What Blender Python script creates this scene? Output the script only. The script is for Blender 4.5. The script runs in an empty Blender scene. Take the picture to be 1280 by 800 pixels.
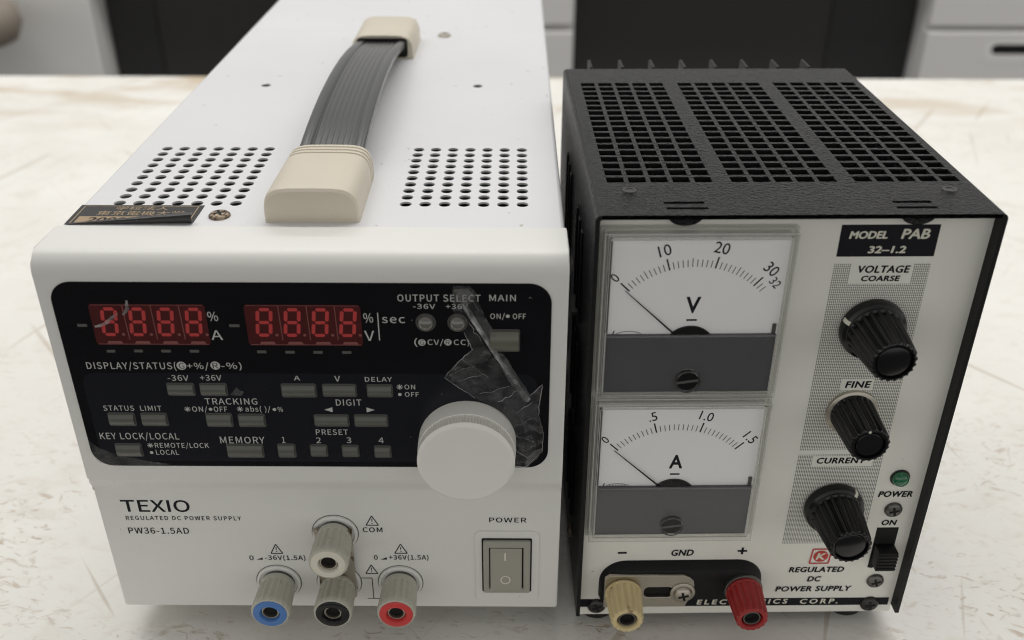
import bpy, bmesh, math, random
from math import pi, sin, cos, radians
from mathutils import Vector, Matrix, noise
from mathutils.geometry import delaunay_2d_cdt

random.seed(7)
scene = bpy.context.scene
COL = scene.collection
S = 0.001                      # everything below is measured in millimetres

# ------------------------------------------------------------------ camera
cam_data = bpy.data.cameras.new("camera")
cam = bpy.data.objects.new("camera", cam_data)
COL.objects.link(cam)
scene.camera = cam
cam_data.sensor_width = 36.0
cam_data.lens = 34.57
cam_data.clip_start = 0.01
cam_data.clip_end = 60.0
PITCH, ROLL, YAW = 0.5248, 0.0031, 0.0024
fw = Vector((-sin(YAW) * cos(PITCH), cos(YAW) * cos(PITCH), -sin(PITCH)))
rt = Vector((cos(YAW), sin(YAW), 0))
up = rt.cross(fw)
rt, up = rt * cos(ROLL) + up * sin(ROLL), up * cos(ROLL) - rt * sin(ROLL)
M3 = Matrix((rt, up, -fw)).transposed()
cam.matrix_world = Matrix.Translation(Vector((125.65, -229.05, 249.8)) * S) @ M3.to_4x4()
cam_data.dof.use_dof = True
cam_data.dof.focus_distance = 0.290
cam_data.dof.aperture_fstop = 12.5

# ------------------------------------------------------------------ room light: a surround shaped by direction, with fill added low in front
world = bpy.data.worlds.new("World")
scene.world = world
world.use_nodes = True
wn, wl = world.node_tree.nodes, world.node_tree.links
bg = wn["Background"]
tc = wn.new("ShaderNodeTexCoord")
sep = wn.new("ShaderNodeSeparateXYZ")
wl.new(tc.outputs["Generated"], sep.inputs[0])
def wmap(src, f0, f1, t0, t1):
    q = wn.new("ShaderNodeMapRange")
    q.inputs["From Min"].default_value, q.inputs["From Max"].default_value = f0, f1
    q.inputs["To Min"].default_value, q.inputs["To Max"].default_value = t0, t1
    wl.new(src, q.inputs["Value"])
    return q.outputs[0]
# towards the photographer: fill added low down to light the fronts, shaded overhead; away from him: the open bright room
front = wmap(sep.outputs["Z"], 0.05, 0.75, 0.90, 0.17)
back = wmap(sep.outputs["Z"], -0.2, 0.9, 0.40, 0.80)
blend_w = wn.new("ShaderNodeMix")
wl.new(wmap(sep.outputs["Y"], -0.45, 0.45, 0.0, 1.0), blend_w.inputs["Factor"])
wl.new(front, blend_w.inputs["A"]); wl.new(back, blend_w.inputs["B"])
mul = blend_w
bg.inputs["Color"].default_value = (1.0, 0.985, 0.955, 1)
wl.new(mul.outputs["Result"], bg.inputs["Strength"])

def ceiling_lamp(loc, sx, sy, power):
    d = bpy.data.lights.new("ceiling_lamp", 'AREA')
    d.shape = 'RECTANGLE'; d.size = sx; d.size_y = sy
    d.energy = power; d.color = (1.0, 0.985, 0.955)
    o = bpy.data.objects.new("ceiling_lamp", d)
    o.location = loc
    COL.objects.link(o)
for lx in (-1.0, 0.35, 1.7):
    ceiling_lamp((lx, 0.62, 1.9), 1.1, 0.30, 8.9)
for lx in (-0.6, 0.9):
    ceiling_lamp((lx, 2.0, 2.1), 1.1, 0.30, 8.9)

for lx in (-0.45, 0.75):
    ceiling_lamp((lx, -0.50, 1.95), 1.1, 0.30, 0.6)

scene.cycles.filter_width = 1.1
scene.view_settings.view_transform = 'Standard'
scene.view_settings.look = 'None'
scene.view_settings.exposure = 0.0
scene.view_settings.gamma = 1.0

# ------------------------------------------------------------------ materials
def mat(name, col, rough=0.5, metal=0.0, spec=0.5, bump=0.0, bscale=800, bdetail=2, var=0.0, vscale=60, coat=0.0):
    m = bpy.data.materials.new(name); m.use_nodes = True
    n, l = m.node_tree.nodes, m.node_tree.links
    b = n["Principled BSDF"]
    b.inputs["Base Color"].default_value = (*col, 1)
    b.inputs["Roughness"].default_value = rough
    b.inputs["Metallic"].default_value = metal
    b.inputs["Specular IOR Level"].default_value = spec
    b.inputs["Coat Weight"].default_value = coat
    t = n.new("ShaderNodeTexCoord")
    if var:
        ns = n.new("ShaderNodeTexNoise"); ns.inputs["Scale"].default_value = vscale
        ns.inputs["Detail"].default_value = 5
        l.new(t.outputs["Object"], ns.inputs["Vector"])
        mx = n.new("ShaderNodeMix"); mx.data_type = 'RGBA'
        mx.inputs["A"].default_value = (*[c * (1 - var) for c in col], 1)
        mx.inputs["B"].default_value = (*[min(1, c * (1 + var)) for c in col], 1)
        l.new(ns.outputs["Fac"], mx.inputs["Factor"])
        l.new(mx.outputs["Result"], b.inputs["Base Color"])
        rr = n.new("ShaderNodeMapRange")
        rr.inputs["To Min"].default_value = max(0.02, rough - 0.08); rr.inputs["To Max"].default_value = rough + 0.08
        l.new(ns.outputs["Fac"], rr.inputs["Value"]); l.new(rr.outputs[0], b.inputs["Roughness"])
    if bump:
        nb = n.new("ShaderNodeTexNoise"); nb.inputs["Scale"].default_value = bscale
        nb.inputs["Detail"].default_value = bdetail
        l.new(t.outputs["Object"], nb.inputs["Vector"])
        bp = n.new("ShaderNodeBump"); bp.inputs["Strength"].default_value = bump
        bp.inputs["Distance"].default_value = 0.0004
        l.new(nb.outputs["Fac"], bp.inputs["Height"]); l.new(bp.outputs[0], b.inputs["Normal"])
    return m

def speckled(m, col2, scale, lo, hi, stretch=(1, 1, 1)):
    """dirt specks with a shape of their own over a plain material"""
    n, l = m.node_tree.nodes, m.node_tree.links
    b = n["Principled BSDF"]
    t = n.new("ShaderNodeTexCoord"); mp = n.new("ShaderNodeMapping"); mp.inputs["Scale"].default_value = stretch
    l.new(t.outputs["Object"], mp.inputs[0])
    ns = n.new("ShaderNodeTexNoise"); ns.inputs["Scale"].default_value = scale; ns.inputs["Detail"].default_value = 3
    l.new(mp.outputs[0], ns.inputs["Vector"])
    r = n.new("ShaderNodeMapRange"); r.inputs["From Min"].default_value = lo; r.inputs["From Max"].default_value = hi
    l.new(ns.outputs["Fac"], r.inputs["Value"])
    mx = n.new("ShaderNodeMix"); mx.data_type = 'RGBA'
    src = b.inputs["Base Color"].links
    if src:
        l.new(src[0].from_socket, mx.inputs["A"])
    else:
        mx.inputs["A"].default_value = b.inputs["Base Color"].default_value
    mx.inputs["B"].default_value = (*col2, 1)
    l.new(r.outputs[0], mx.inputs["Factor"]); l.new(mx.outputs["Result"], b.inputs["Base Color"])
    return m

M = {}
M['body'] = speckled(mat('white_painted_steel', (0.70, 0.70, 0.715), 0.42, bump=0.12, bscale=900, var=0.05, vscale=18), (0.34, 0.30, 0.24), 260, 0.715, 0.77)
M['bezel'] = speckled(mat('white_moulded_plastic', (0.76, 0.755, 0.72), 0.38, bump=0.08, bscale=1500, var=0.02, vscale=30), (0.3, 0.27, 0.2), 300, 0.76, 0.79)
M['knob_white'] = mat('white_knob_plastic', (0.87, 0.855, 0.805), 0.38, var=0.02)
M['beige'] = speckled(mat('beige_plastic', (0.60, 0.545, 0.445), 0.42, bump=0.1, bscale=1200, var=0.04), (0.3, 0.25, 0.18), 260, 0.74, 0.78)
M['strap'] = mat('grey_vinyl', (0.048, 0.05, 0.05), 0.23, var=0.08, vscale=50)
M['panel'] = speckled(mat('glossy_black_panel', (0.006, 0.006, 0.008), 0.2, spec=0.2, var=0.15, vscale=90), (0.22, 0.22, 0.21), 420, 0.735, 0.79)
M['panel_low'] = speckled(mat('blue_black_print', (0.011, 0.012, 0.017), 0.22, spec=0.25), (0.22, 0.22, 0.21), 430, 0.74, 0.79)
M['ink_grey'] = mat('pale_grey_ink', (0.52, 0.52, 0.50), 0.6)
M['ink_black'] = mat('black_ink', (0.012, 0.012, 0.016), 0.6, spec=0.15)
M['ink_white'] = mat('cream_ink', (0.72, 0.70, 0.60), 0.6)
M['ink_red'] = mat('red_ink', (0.52, 0.05, 0.04), 0.6)
M['gold'] = mat('gold_ink', (0.34, 0.24, 0.135), 0.45)
M['button'] = mat('grey_green_button', (0.105, 0.107, 0.093), 0.33, var=0.06, vscale=300)
M['mainbtn'] = mat('olive_grey_button', (0.13, 0.13, 0.10), 0.33, var=0.06, vscale=300)
M['socket'] = mat('dark_recess', (0.085, 0.085, 0.08), 0.35)
M['window'] = mat('dark_red_filter', (0.072, 0.014, 0.015), 0.22, spec=0.3, var=0.12, vscale=150)
M['segment'] = mat('unlit_red_segment', (0.50, 0.048, 0.046), 0.4)
M['divider'] = mat('dull_red_divider', (0.23, 0.075, 0.068), 0.5)
M['led'] = mat('smoky_lamp_lens', (0.14, 0.135, 0.12), 0.10, coat=1.0)
M['dash'] = mat('unlit_indicator', (0.10, 0.098, 0.09), 0.4)
M['term'] = speckled(mat('grey_green_plastic', (0.50, 0.49, 0.42), 0.45, var=0.06, vscale=200), (0.22, 0.2, 0.15), 420, 0.66, 0.8)
M['term_white'] = mat('cream_ring', (0.72, 0.69, 0.58), 0.35)
M['blue'] = mat('blue_ring', (0.075, 0.20, 0.50), 0.25)
M['black'] = mat('black_plastic', (0.005, 0.005, 0.006), 0.2, spec=0.42, var=0.1, vscale=200)
M['black_mat'] = mat('dull_black', (0.008, 0.008, 0.0085), 0.5, spec=0.25)
M['hole'] = mat('black_socket_hole', (0.002, 0.002, 0.002), 0.8)
M['red'] = mat('red_ring', (0.62, 0.045, 0.045), 0.28)
M['red_dark'] = speckled(mat('dark_red_plastic', (0.33, 0.018, 0.018), 0.35, var=0.1, vscale=150), (0.5, 0.1, 0.08), 350, 0.7, 0.85)
M['yellow'] = speckled(mat('yellowed_plastic', (0.66, 0.54, 0.29), 0.45, var=0.08, vscale=150), (0.16, 0.10, 0.04), 330, 0.60, 0.70, (1, 0.35, 1))
M['nickel'] = mat('nickel_plate', (0.50, 0.465, 0.40), 0.38, metal=1.0, bump=0.25, bscale=500, var=0.12, vscale=180)
M['dull_metal'] = speckled(mat('tarnished_metal', (0.46, 0.42, 0.36), 0.45, metal=0.9, bump=0.2, bscale=600, var=0.15, vscale=150), (0.12, 0.09, 0.06), 260, 0.6, 0.7)
M['rust'] = speckled(mat('rusty_screw', (0.33, 0.26, 0.19), 0.5, metal=0.6, bump=0.5, bscale=1500), (0.09, 0.06, 0.04), 900, 0.48, 0.56)
M['dark_screw'] = mat('blackened_screw', (0.055, 0.052, 0.05), 0.38, metal=0.7, bump=0.2, bscale=800, var=0.2, vscale=500)
M['steel_screw'] = mat('grey_screw', (0.16, 0.15, 0.14), 0.38, metal=0.85, var=0.2, vscale=500)
M['switch'] = mat('grey_rocker', (0.355, 0.345, 0.295), 0.4, var=0.04)
M['rubber'] = mat('black_rubber', (0.014, 0.014, 0.014), 0.7)
M['housing'] = mat('pale_meter_housing', (0.72, 0.72, 0.70), 0.5)
M['dial'] = mat('white_dial', (0.95, 0.95, 0.955), 0.5)
M['meter_low'] = mat('charcoal_meter_plate', (0.085, 0.087, 0.094), 0.33, bump=0.1, bscale=900, var=0.05, vscale=120)
M['green'] = mat('green_lens', (0.015, 0.14, 0.06), 0.2, coat=0.6)
M['face'] = speckled(mat('ivory_panel', (0.82, 0.812, 0.745), 0.42, bump=0.05, bscale=900, var=0.03, vscale=30), (0.35, 0.32, 0.24), 300, 0.755, 0.79)
M['cab'] = mat('grey_steel', (0.80, 0.785, 0.77), 0.5, var=0.03, vscale=4)
M['cab_light'] = mat('light_grey_steel', (0.86, 0.85, 0.83), 0.5, var=0.03, vscale=4)
M['cab_dark'] = mat('charcoal_panel', (0.022, 0.021, 0.022), 0.6)
M['cab_dark_side'] = mat('dark_grey_panel', (0.032, 0.030, 0.031), 0.6)
M['tan'] = mat('tan_fabric', (0.27, 0.23, 0.19), 0.7)
M['floor'] = mat('grey_vinyl_floor', (0.10, 0.097, 0.09), 0.6, var=0.1, vscale=5)
M['interior'] = mat('dark_interior', (0.02, 0.02, 0.02), 0.8)
M['board'] = mat('green_circuit_board', (0.012, 0.03, 0.03), 0.6)

# leathery black enamel of the right-hand case
m = mat('black_crackle_enamel', (0.006, 0.006, 0.0075), 0.27, spec=0.33)
n, l = m.node_tree.nodes, m.node_tree.links
t = n.new("ShaderNodeTexCoord")
mp = n.new("ShaderNodeMapping"); mp.inputs["Scale"].default_value = (1.0, 1.6, 1.0)
l.new(t.outputs["Object"], mp.inputs[0])
v = n.new("ShaderNodeTexVoronoi"); v.feature = 'SMOOTH_F1'; v.inputs["Scale"].default_value = 1000
nz = n.new("ShaderNodeTexNoise"); nz.inputs["Scale"].default_value = 950; nz.inputs["Detail"].default_value = 3
l.new(mp.outputs[0], v.inputs["Vector"]); l.new(mp.outputs[0], nz.inputs["Vector"])
ad = n.new("ShaderNodeMath"); ad.operation = 'ADD'
l.new(v.outputs["Distance"], ad.inputs[0]); l.new(nz.outputs["Fac"], ad.inputs[1])
bp = n.new("ShaderNodeBump"); bp.inputs["Strength"].default_value = 1.0; bp.inputs["Distance"].default_value = 0.0013
l.new(ad.outputs[0], bp.inputs["Height"]); l.new(bp.outputs[0], n["Principled BSDF"].inputs["Normal"])
M['enamel'] = m

# halftone print: staggered black dots on the ivory panel colour
m = mat('halftone_print', (0.82, 0.812, 0.745), 0.5)
n, l = m.node_tree.nodes, m.node_tree.links
t = n.new("ShaderNodeTexCoord"); sp = n.new("ShaderNodeSeparateXYZ"); l.new(t.outputs["Object"], sp.inputs[0])
def mth(op, a, b=None):
    q = n.new("ShaderNodeMath"); q.operation = op
    for i, x in enumerate((a, b)):
        if x is None: continue
        if isinstance(x, (int, float)): q.inputs[i].default_value = x
        else: l.new(x, q.inputs[i])
    return q.outputs[0]
K = 2 * pi / 0.00104
pr = mth('MULTIPLY', mth('SINE', mth('MULTIPLY', mth('ADD', sp.outputs["X"], sp.outputs["Z"]), K)),
         mth('SINE', mth('MULTIPLY', mth('SUBTRACT', sp.outputs["X"], sp.outputs["Z"]), K)))
fac = mth('GREATER_THAN', pr, 0.14)
mx = n.new("ShaderNodeMix"); mx.data_type = 'RGBA'
mx.inputs["A"].default_value = (0.82, 0.812, 0.745, 1); mx.inputs["B"].default_value = (0.03, 0.03, 0.035, 1)
l.new(fac, mx.inputs["Factor"]); l.new(mx.outputs["Result"], n["Principled BSDF"].inputs["Base Color"])
M['halftone'] = m

# thin clear acrylic pane, solid acrylic rim, thin crumpled film
def thin_clear(name, tint, rough, ior=1.45, haze=0.0, hcol=(0.8, 0.8, 0.8), hscale=0, hlo=0.4, hhi=0.7, bump=0.0):
    m = bpy.data.materials.new(name); m.use_nodes = True
    n, l = m.node_tree.nodes, m.node_tree.links
    n.remove(n["Principled BSDF"])
    out = n["Material Output"]
    tr = n.new("ShaderNodeBsdfTransparent"); tr.inputs[0].default_value = (*tint, 1)
    gl = n.new("ShaderNodeBsdfGlossy"); gl.inputs["Roughness"].default_value = rough
    fr = n.new("ShaderNodeFresnel"); fr.inputs["IOR"].default_value = ior
    mx = n.new("ShaderNodeMixShader")
    t = n.new("ShaderNodeTexCoord")
    if bump:
        nb = n.new("ShaderNodeTexNoise"); nb.inputs["Scale"].default_value = 190; nb.inputs["Detail"].default_value = 3
        l.new(t.outputs["Object"], nb.inputs["Vector"])
        bpn = n.new("ShaderNodeBump"); bpn.inputs["Strength"].default_value = bump; bpn.inputs["Distance"].default_value = 0.001
        l.new(nb.outputs["Fac"], bpn.inputs["Height"])
        l.new(bpn.outputs[0], gl.inputs["Normal"]); l.new(bpn.outputs[0], fr.inputs["Normal"])
    src = tr.outputs[0]
    if haze:
        df = n.new("ShaderNodeBsdfDiffuse"); df.inputs[0].default_value = (*hcol, 1)
        tl = n.new("ShaderNodeBsdfTranslucent"); tl.inputs[0].default_value = (*hcol, 1)
        dm = n.new("ShaderNodeMixShader"); l.new(df.outputs[0], dm.inputs[1]); l.new(tl.outputs[0], dm.inputs[2])
        hm = n.new("ShaderNodeMixShader")
        hm.inputs[0].default_value = haze
        if hscale:
            nh = n.new("ShaderNodeTexNoise"); nh.inputs["Scale"].default_value = hscale; nh.inputs["Detail"].default_value = 5
            nh.inputs["Distortion"].default_value = 0.6
            l.new(t.outputs["Object"], nh.inputs["Vector"])
            r = n.new("ShaderNodeMapRange"); r.inputs["From Min"].default_value = hlo; r.inputs["From Max"].default_value = hhi
            r.inputs["To Min"].default_value = haze * 0.3; r.inputs["To Max"].default_value = haze * 1.9
            l.new(nh.outputs["Fac"], r.inputs["Value"]); l.new(r.outputs[0], hm.inputs[0])
        l.new(tr.outputs[0], hm.inputs[1]); l.new(dm.outputs[0], hm.inputs[2])
        src = hm.outputs[0]
    ge = n.new("ShaderNodeNewGeometry"); io = n.new("ShaderNodeMix")      # same reflectance on both sides of a thin sheet
    io.inputs["A"].default_value = ior; io.inputs["B"].default_value = 1.0 / ior
    l.new(ge.outputs["Backfacing"], io.inputs["Factor"]); l.new(io.outputs["Result"], fr.inputs["IOR"])
    l.new(fr.outputs[0], mx.inputs[0]); l.new(src, mx.inputs[1]); l.new(gl.outputs[0], mx.inputs[2])
    l.new(mx.outputs[0], out.inputs[0])
    return m
M['pane'] = thin_clear('clear_acrylic_pane', (0.985, 0.985, 0.98), 0.03, 1.4)
M['rim_soft'] = thin_clear('acrylic_rim', (0.97, 0.97, 0.96), 0.08, 1.45, haze=0.07, hcol=(0.92, 0.92, 0.90))
M['rim_glint'] = thin_clear('edge_highlight', (0.95, 0.95, 0.94), 0.1, 1.5, haze=0.55, hcol=(0.95, 0.95, 0.93))  # whitened to stand in for highlights on the cover edges
M['film'] = thin_clear('peeling_film', (0.95, 0.95, 0.95), 0.13, 1.42, haze=0.10, hcol=(0.8, 0.8, 0.8), hscale=170, bump=0.8)
M['film_fold'] = thin_clear('folded_film', (0.85, 0.85, 0.85), 0.2, 1.55, haze=0.13, hcol=(0.85, 0.86, 0.87), hscale=130, bump=0.3)
M['film_ridge'] = thin_clear('film_ridge', (0.8, 0.8, 0.8), 0.2, 1.55, haze=0.42, hcol=(0.9, 0.91, 0.92), hscale=160, bump=0.3)  # whitened film; on creases and torn rims it paints their highlights

# solid clear acrylic of the meter covers
m = mat('acrylic_rim', (0.97, 0.97, 0.96), 0.03)
m.node_tree.nodes["Principled BSDF"].inputs["Transmission Weight"].default_value = 1.0
m.node_tree.nodes["Principled BSDF"].inputs["IOR"].default_value = 1.45
M['rim'] = m

# worn white bench top
def bench_material():
    m = bpy.data.materials.new('worn_white_benchtop'); m.use_nodes = True
    n, l = m.node_tree.nodes, m.node_tree.links
    b = n["Principled BSDF"]; b.inputs["Roughness"].default_value = 0.42
    t = n.new("ShaderNodeTexCoord")
    def nse(scale, detail=3, rot=0, st=(1, 1, 1), dist=0.0, loc=(0, 0, 0)):
        mp = n.new("ShaderNodeMapping"); mp.inputs["Rotation"].default_value = (0, 0, rot); mp.inputs["Location"].default_value = loc
        m2 = n.new("ShaderNodeMapping"); m2.inputs["Scale"].default_value = st
        l.new(t.outputs["Object"], mp.inputs[0]); l.new(mp.outputs[0], m2.inputs[0])
        q = n.new("ShaderNodeTexNoise"); q.inputs["Scale"].default_value = scale; q.inputs["Detail"].default_value = detail
        q.inputs["Distortion"].default_value = dist
        l.new(m2.outputs[0], q.inputs["Vector"])
        return q.outputs["Fac"]
    def ramp(x, lo, hi, a=0.0, c=1.0):
        r = n.new("ShaderNodeMapRange"); r.inputs["From Min"].default_value = lo; r.inputs["From Max"].default_value = hi
        r.inputs["To Min"].default_value = a; r.inputs["To Max"].default_value = c
        l.new(x, r.inputs["Value"]); return r.outputs[0]
    def m2(op, a, c):
        q = n.new("ShaderNodeMath"); q.operation = op; q.use_clamp = True
        for i, x in enumerate((a, c)):
            if isinstance(x, (int, float)): q.inputs[i].default_value = x
            else: l.new(x, q.inputs[i])
        return q.outputs[0]
    def blend(col, f, c2):
        q = n.new("ShaderNodeMix"); q.data_type = 'RGBA'
        l.new(f, q.inputs["Factor"])
        if isinstance(col, tuple): q.inputs["A"].default_value = (*col, 1)
        else: l.new(col, q.inputs["A"])
        q.inputs["B"].default_value = (*c2, 1)
        return q.outputs["Result"]
    c = blend((0.86, 0.845, 0.80), ramp(nse(14, 5), 0.35, 0.75), (0.79, 0.77, 0.72))
    c = blend(c, m2('MULTIPLY', ramp(nse(60, 6, dist=0.5), 0.56, 0.75), 0.35), (0.66, 0.60, 0.50))
    # gouges: short brown strokes in a few directions, thicker in some patches than in others
    patch = ramp(nse(16, 4, loc=(3, 1, 0)), 0.42, 0.62)
    spy = n.new('ShaderNodeSeparateXYZ'); l.new(t.outputs['Object'], spy.inputs[0])
    near = ramp(spy.outputs['Y'], 0.0, 0.20, 0.62, 0.16)          # the working edge has taken most of the knocks
    cuts = None
    for k, (rot, sc, lo, st) in enumerate(((0.15, 300, 0.62, .30), (0.55, 260, 0.64, .28), (-0.5, 280, 0.645, .3), (1.3, 240, 0.66, .25), (-0.1, 480, 0.62, .35), (0.35, 620, 0.62, .4))):
        q = ramp(nse(sc, 5, rot, (st, 1.0, 1), 0.8, (k * 7.3, k * 3.1, 0)), lo, lo + 0.09)
        cuts = q if cuts is None else m2('MAXIMUM', cuts, q)
    cuts = m2('MULTIPLY', cuts, m2('ADD', m2('MULTIPLY', patch, near), 0.04))
    c = blend(c, cuts, (0.38, 0.235, 0.10))
    c = blend(c, m2('MULTIPLY', ramp(nse(130, 6, 0.2, (.5, 1, 1), 0.6, (5, 5, 0)), 0.58, 0.74), 0.22), (0.60, 0.51, 0.38))
    # long faint scratches
    lines = None
    for k, (rot, sc) in enumerate(((0.9, 120), (-1.0, 105), (1.9, 130))):
        q = ramp(nse(sc, 2, rot, (0.05, 1.2, 1), 0.15, (k * 5.7, k * 2.3, 0)), 0.695, 0.73)
        lines = q if lines is None else m2('MAXIMUM', lines, q)
    c = blend(c, m2('MULTIPLY', lines, 0.42), (0.40, 0.30, 0.18))
    # paint worn through towards the far edge
    sp = n.new("ShaderNodeSeparateXYZ"); l.new(t.outputs["Object"], sp.inputs[0])
    wear = m2('MULTIPLY', ramp(sp.outputs["Y"], 0.46, 0.63), ramp(nse(22, 4, 0, (0.5, 1.6, 1), 0.4), 0.50, 0.62))
    c = blend(c, m2('MULTIPLY', wear, 0.75), (0.50, 0.36, 0.19))
    l.new(c, b.inputs["Base Color"])
    bp = n.new("ShaderNodeBump"); bp.inputs["Strength"].default_value = 0.5; bp.inputs["Distance"].default_value = 0.0006
    h = m2('SUBTRACT', 1.0, cuts); l.new(h, bp.inputs["Height"]); l.new(bp.outputs[0], b.inputs["Normal"])
    return m
M['bench'] = bench_material()

# ------------------------------------------------------------------ helpers
def link(name, me, material, parent=None, smooth=None):
    o = bpy.data.objects.new(name, me)
    COL.objects.link(o)
    mats = material if isinstance(material, (list, tuple)) else [material]
    me.materials.clear()
    for x in mats: me.materials.append(x)
    if parent is not None: o.parent = parent
    if smooth is not None:
        for p in me.polygons: p.use_smooth = True
        me.set_sharp_from_angle(angle=radians(smooth))
    return o

class G:
    """collects geometry (in millimetres) for ONE mesh"""
    def __init__(self): self.bm = bmesh.new(); self.mi = 0
    def v(self, p): return self.bm.verts.new((p[0] * S, p[1] * S, p[2] * S))
    def f(self, vs, mi=None):
        try:
            q = self.bm.faces.new(vs); q.material_index = self.mi if mi is None else mi; return q
        except ValueError:
            return None
    def box(self, x0, x1, y0, y1, z0, z1, bev=0.0, seg=2):
        vs = [self.v((x, y, z)) for x in (x0, x1) for y in (y0, y1) for z in (z0, z1)]
        fs = [self.f([vs[i] for i in q]) for q in ((0, 1, 3, 2), (4, 6, 7, 5), (0, 4, 5, 1), (2, 3, 7, 6), (0, 2, 6, 4), (1, 5, 7, 3))]
        if bev:
            es = list({e for f in fs for e in f.edges})
            bmesh.ops.bevel(self.bm, geom=es, offset=bev * S, segments=seg, profile=0.5, affect='EDGES', clamp_overlap=True)
        return vs
    def lathe(self, cx, cz, prof, seg=40, flute=None, phase=0.0, mis=None):
        """rings along -y. prof: (y, r[, fluteweight]); flute=(n, depth, sharpness)"""
        rings = []
        for p in prof:
            y, r = p[0], p[1]; w = p[2] if len(p) > 2 else 0
            if r <= 0: rings.append([self.v((cx, y, cz))]); continue
            ring = []
            for i in range(seg):
                a = 2 * pi * i / seg + phase
                rr = r
                if flute and w:
                    k = 0.5 + 0.5 * cos(flute[0] * (a - phase))
                    rr = r - flute[1] * w * (k ** flute[2])
                ring.append(self.v((cx + rr * cos(a), y, cz + rr * sin(a))))
            rings.append(ring)
        for j, (a, b) in enumerate(zip(rings, rings[1:])):
            mi = mis[j] if mis else None
            for i in range(seg):
                k = (i + 1) % seg
                if len(a) == 1 and len(b) == 1: continue
                if len(a) == 1: self.f((a[0], b[i], b[k]), mi)
                elif len(b) == 1: self.f((a[i], b[0], a[k]), mi)
                else: self.f((a[i], b[i], b[k], a[k]), mi)
    def lathe_z(self, cx, cy, prof, seg=24):
        """rings up z. prof: (z, r)"""
        rings = []
        for z, r in prof:
            rings.append([self.v((cx, cy, z))] if r <= 0 else [self.v((cx + r * cos(2 * pi * i / seg), cy + r * sin(2 * pi * i / seg), z)) for i in range(seg)])
        for a, b in zip(rings, rings[1:]):
            for i in range(seg):
                k = (i + 1) % seg
                if len(a) == 1: self.f((a[0], b[i], b[k]))
                elif len(b) == 1: self.f((a[i], b[0], a[k]))
                else: self.f((a[i], b[i], b[k], a[k]))
    def extrude_x(self, prof, x0, x1, cap=True):
        """prof: closed (y, z) loop"""
        a = [self.v((x0, y, z)) for y, z in prof]; b = [self.v((x1, y, z)) for y, z in prof]
        n = len(prof)
        for i in range(n): self.f((a[i], a[(i + 1) % n], b[(i + 1) % n], b[i]))
        if cap: self.f(a[::-1]); self.f(b)
    def extrude_y(self, prof, y0, y1, cap=True, close=True):
        """prof: (x, z) loop"""
        a = [self.v((x, y0, z)) for x, z in prof]; b = [self.v((x, y1, z)) for x, z in prof]
        n = len(prof)
        for i in range(n if close else n - 1): self.f((a[i], a[(i + 1) % n], b[(i + 1) % n], b[i]))
        if cap: self.f(a); self.f(b[::-1])
    def tube(self, pts, r, seg=8):
        rings = []
        for i, p in enumerate(pts):
            p = Vector(p); d = (Vector(pts[min(i + 1, len(pts) - 1)]) - Vector(pts[max(i - 1, 0)])).normalized()
            a = d.orthogonal().normalized() if abs(d.z) > .9 else d.cross(Vector((0, 0, 1))).normalized(); b = d.cross(a)
            rings.append([self.v(p + a * r * cos(2 * pi * k / seg) + b * r * sin(2 * pi * k / seg)) for k in range(seg)])
        for a, b in zip(rings, rings[1:]):
            for k in range(seg): self.f((a[k], a[(k + 1) % seg], b[(k + 1) % seg], b[k]))
        self.f(rings[0]); self.f(rings[-1][::-1])
    def grid_plate(self, xs, ys, z, t, cell):
        """horizontal plate with holes: cell(i, j) -> None, 'hole', ('round', r)"""
        xs, ys = sorted(xs), sorted(ys); vt = {}
        def gv(x, y, zz):
            k = (round(x, 3), round(y, 3), zz)
            if k not in vt: vt[k] = self.v((x, y, zz))
            return vt[k]
        for i in range(len(xs) - 1):
            for j in range(len(ys) - 1):
                x0, x1, y0, y1 = xs[i], xs[i + 1], ys[j], ys[j + 1]
                c = cell(x0, x1, y0, y1)
                q = [(x0, y0), (x1, y0), (x1, y1), (x0, y1)]
                if c is None:
                    self.f([gv(x, y, z) for x, y in q]); self.f([gv(x, y, z - t) for x, y in q][::-1])
                elif c == 'hole':
                    for k in range(4):
                        a, b = q[k], q[(k + 1) % 4]
                        self.f([gv(*a, z), gv(*b, z), gv(*b, z - t), gv(*a, z - t)])
                else:
                    r = c[1]; cx, cy = (x0 + x1) / 2, (y0 + y1) / 2; N = 20
                    for zz, flip in ((z, False), (z - t, True)):
                        ring = [gv(cx + r * cos(2 * pi * k / N + pi / 4), cy + r * sin(2 * pi * k / N + pi / 4), zz) for k in range(N)]
                        cor = [gv(x1, y1, zz), gv(x0, y1, zz), gv(x0, y0, zz), gv(x1, y0, zz)]
                        for s in range(4):
                            seg = [ring[(s * N // 4 + k) % N] for k in range(N // 4 + 1)]
                            poly = [cor[s]] + [cor[(s + 1) % 4]] + seg[::-1]
                            self.f(poly[::-1] if flip else poly)
                    for k in range(N):
                        a0 = 2 * pi * k / N + pi / 4; a1 = 2 * pi * (k + 1) / N + pi / 4
                        p, p2 = (cx + r * cos(a0), cy + r * sin(a0)), (cx + r * cos(a1), cy + r * sin(a1))
                        self.f([gv(*p2, z), gv(*p, z), gv(*p, z - t), gv(*p2, z - t)])
    def build(self, name, material, parent=None, smooth=None, recalc=True):
        if recalc: bmesh.ops.recalc_face_normals(self.bm, faces=self.bm.faces)
        me = bpy.data.meshes.new(name); self.bm.to_mesh(me); self.bm.free()
        return link(name, me, material, parent, smooth)

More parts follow.
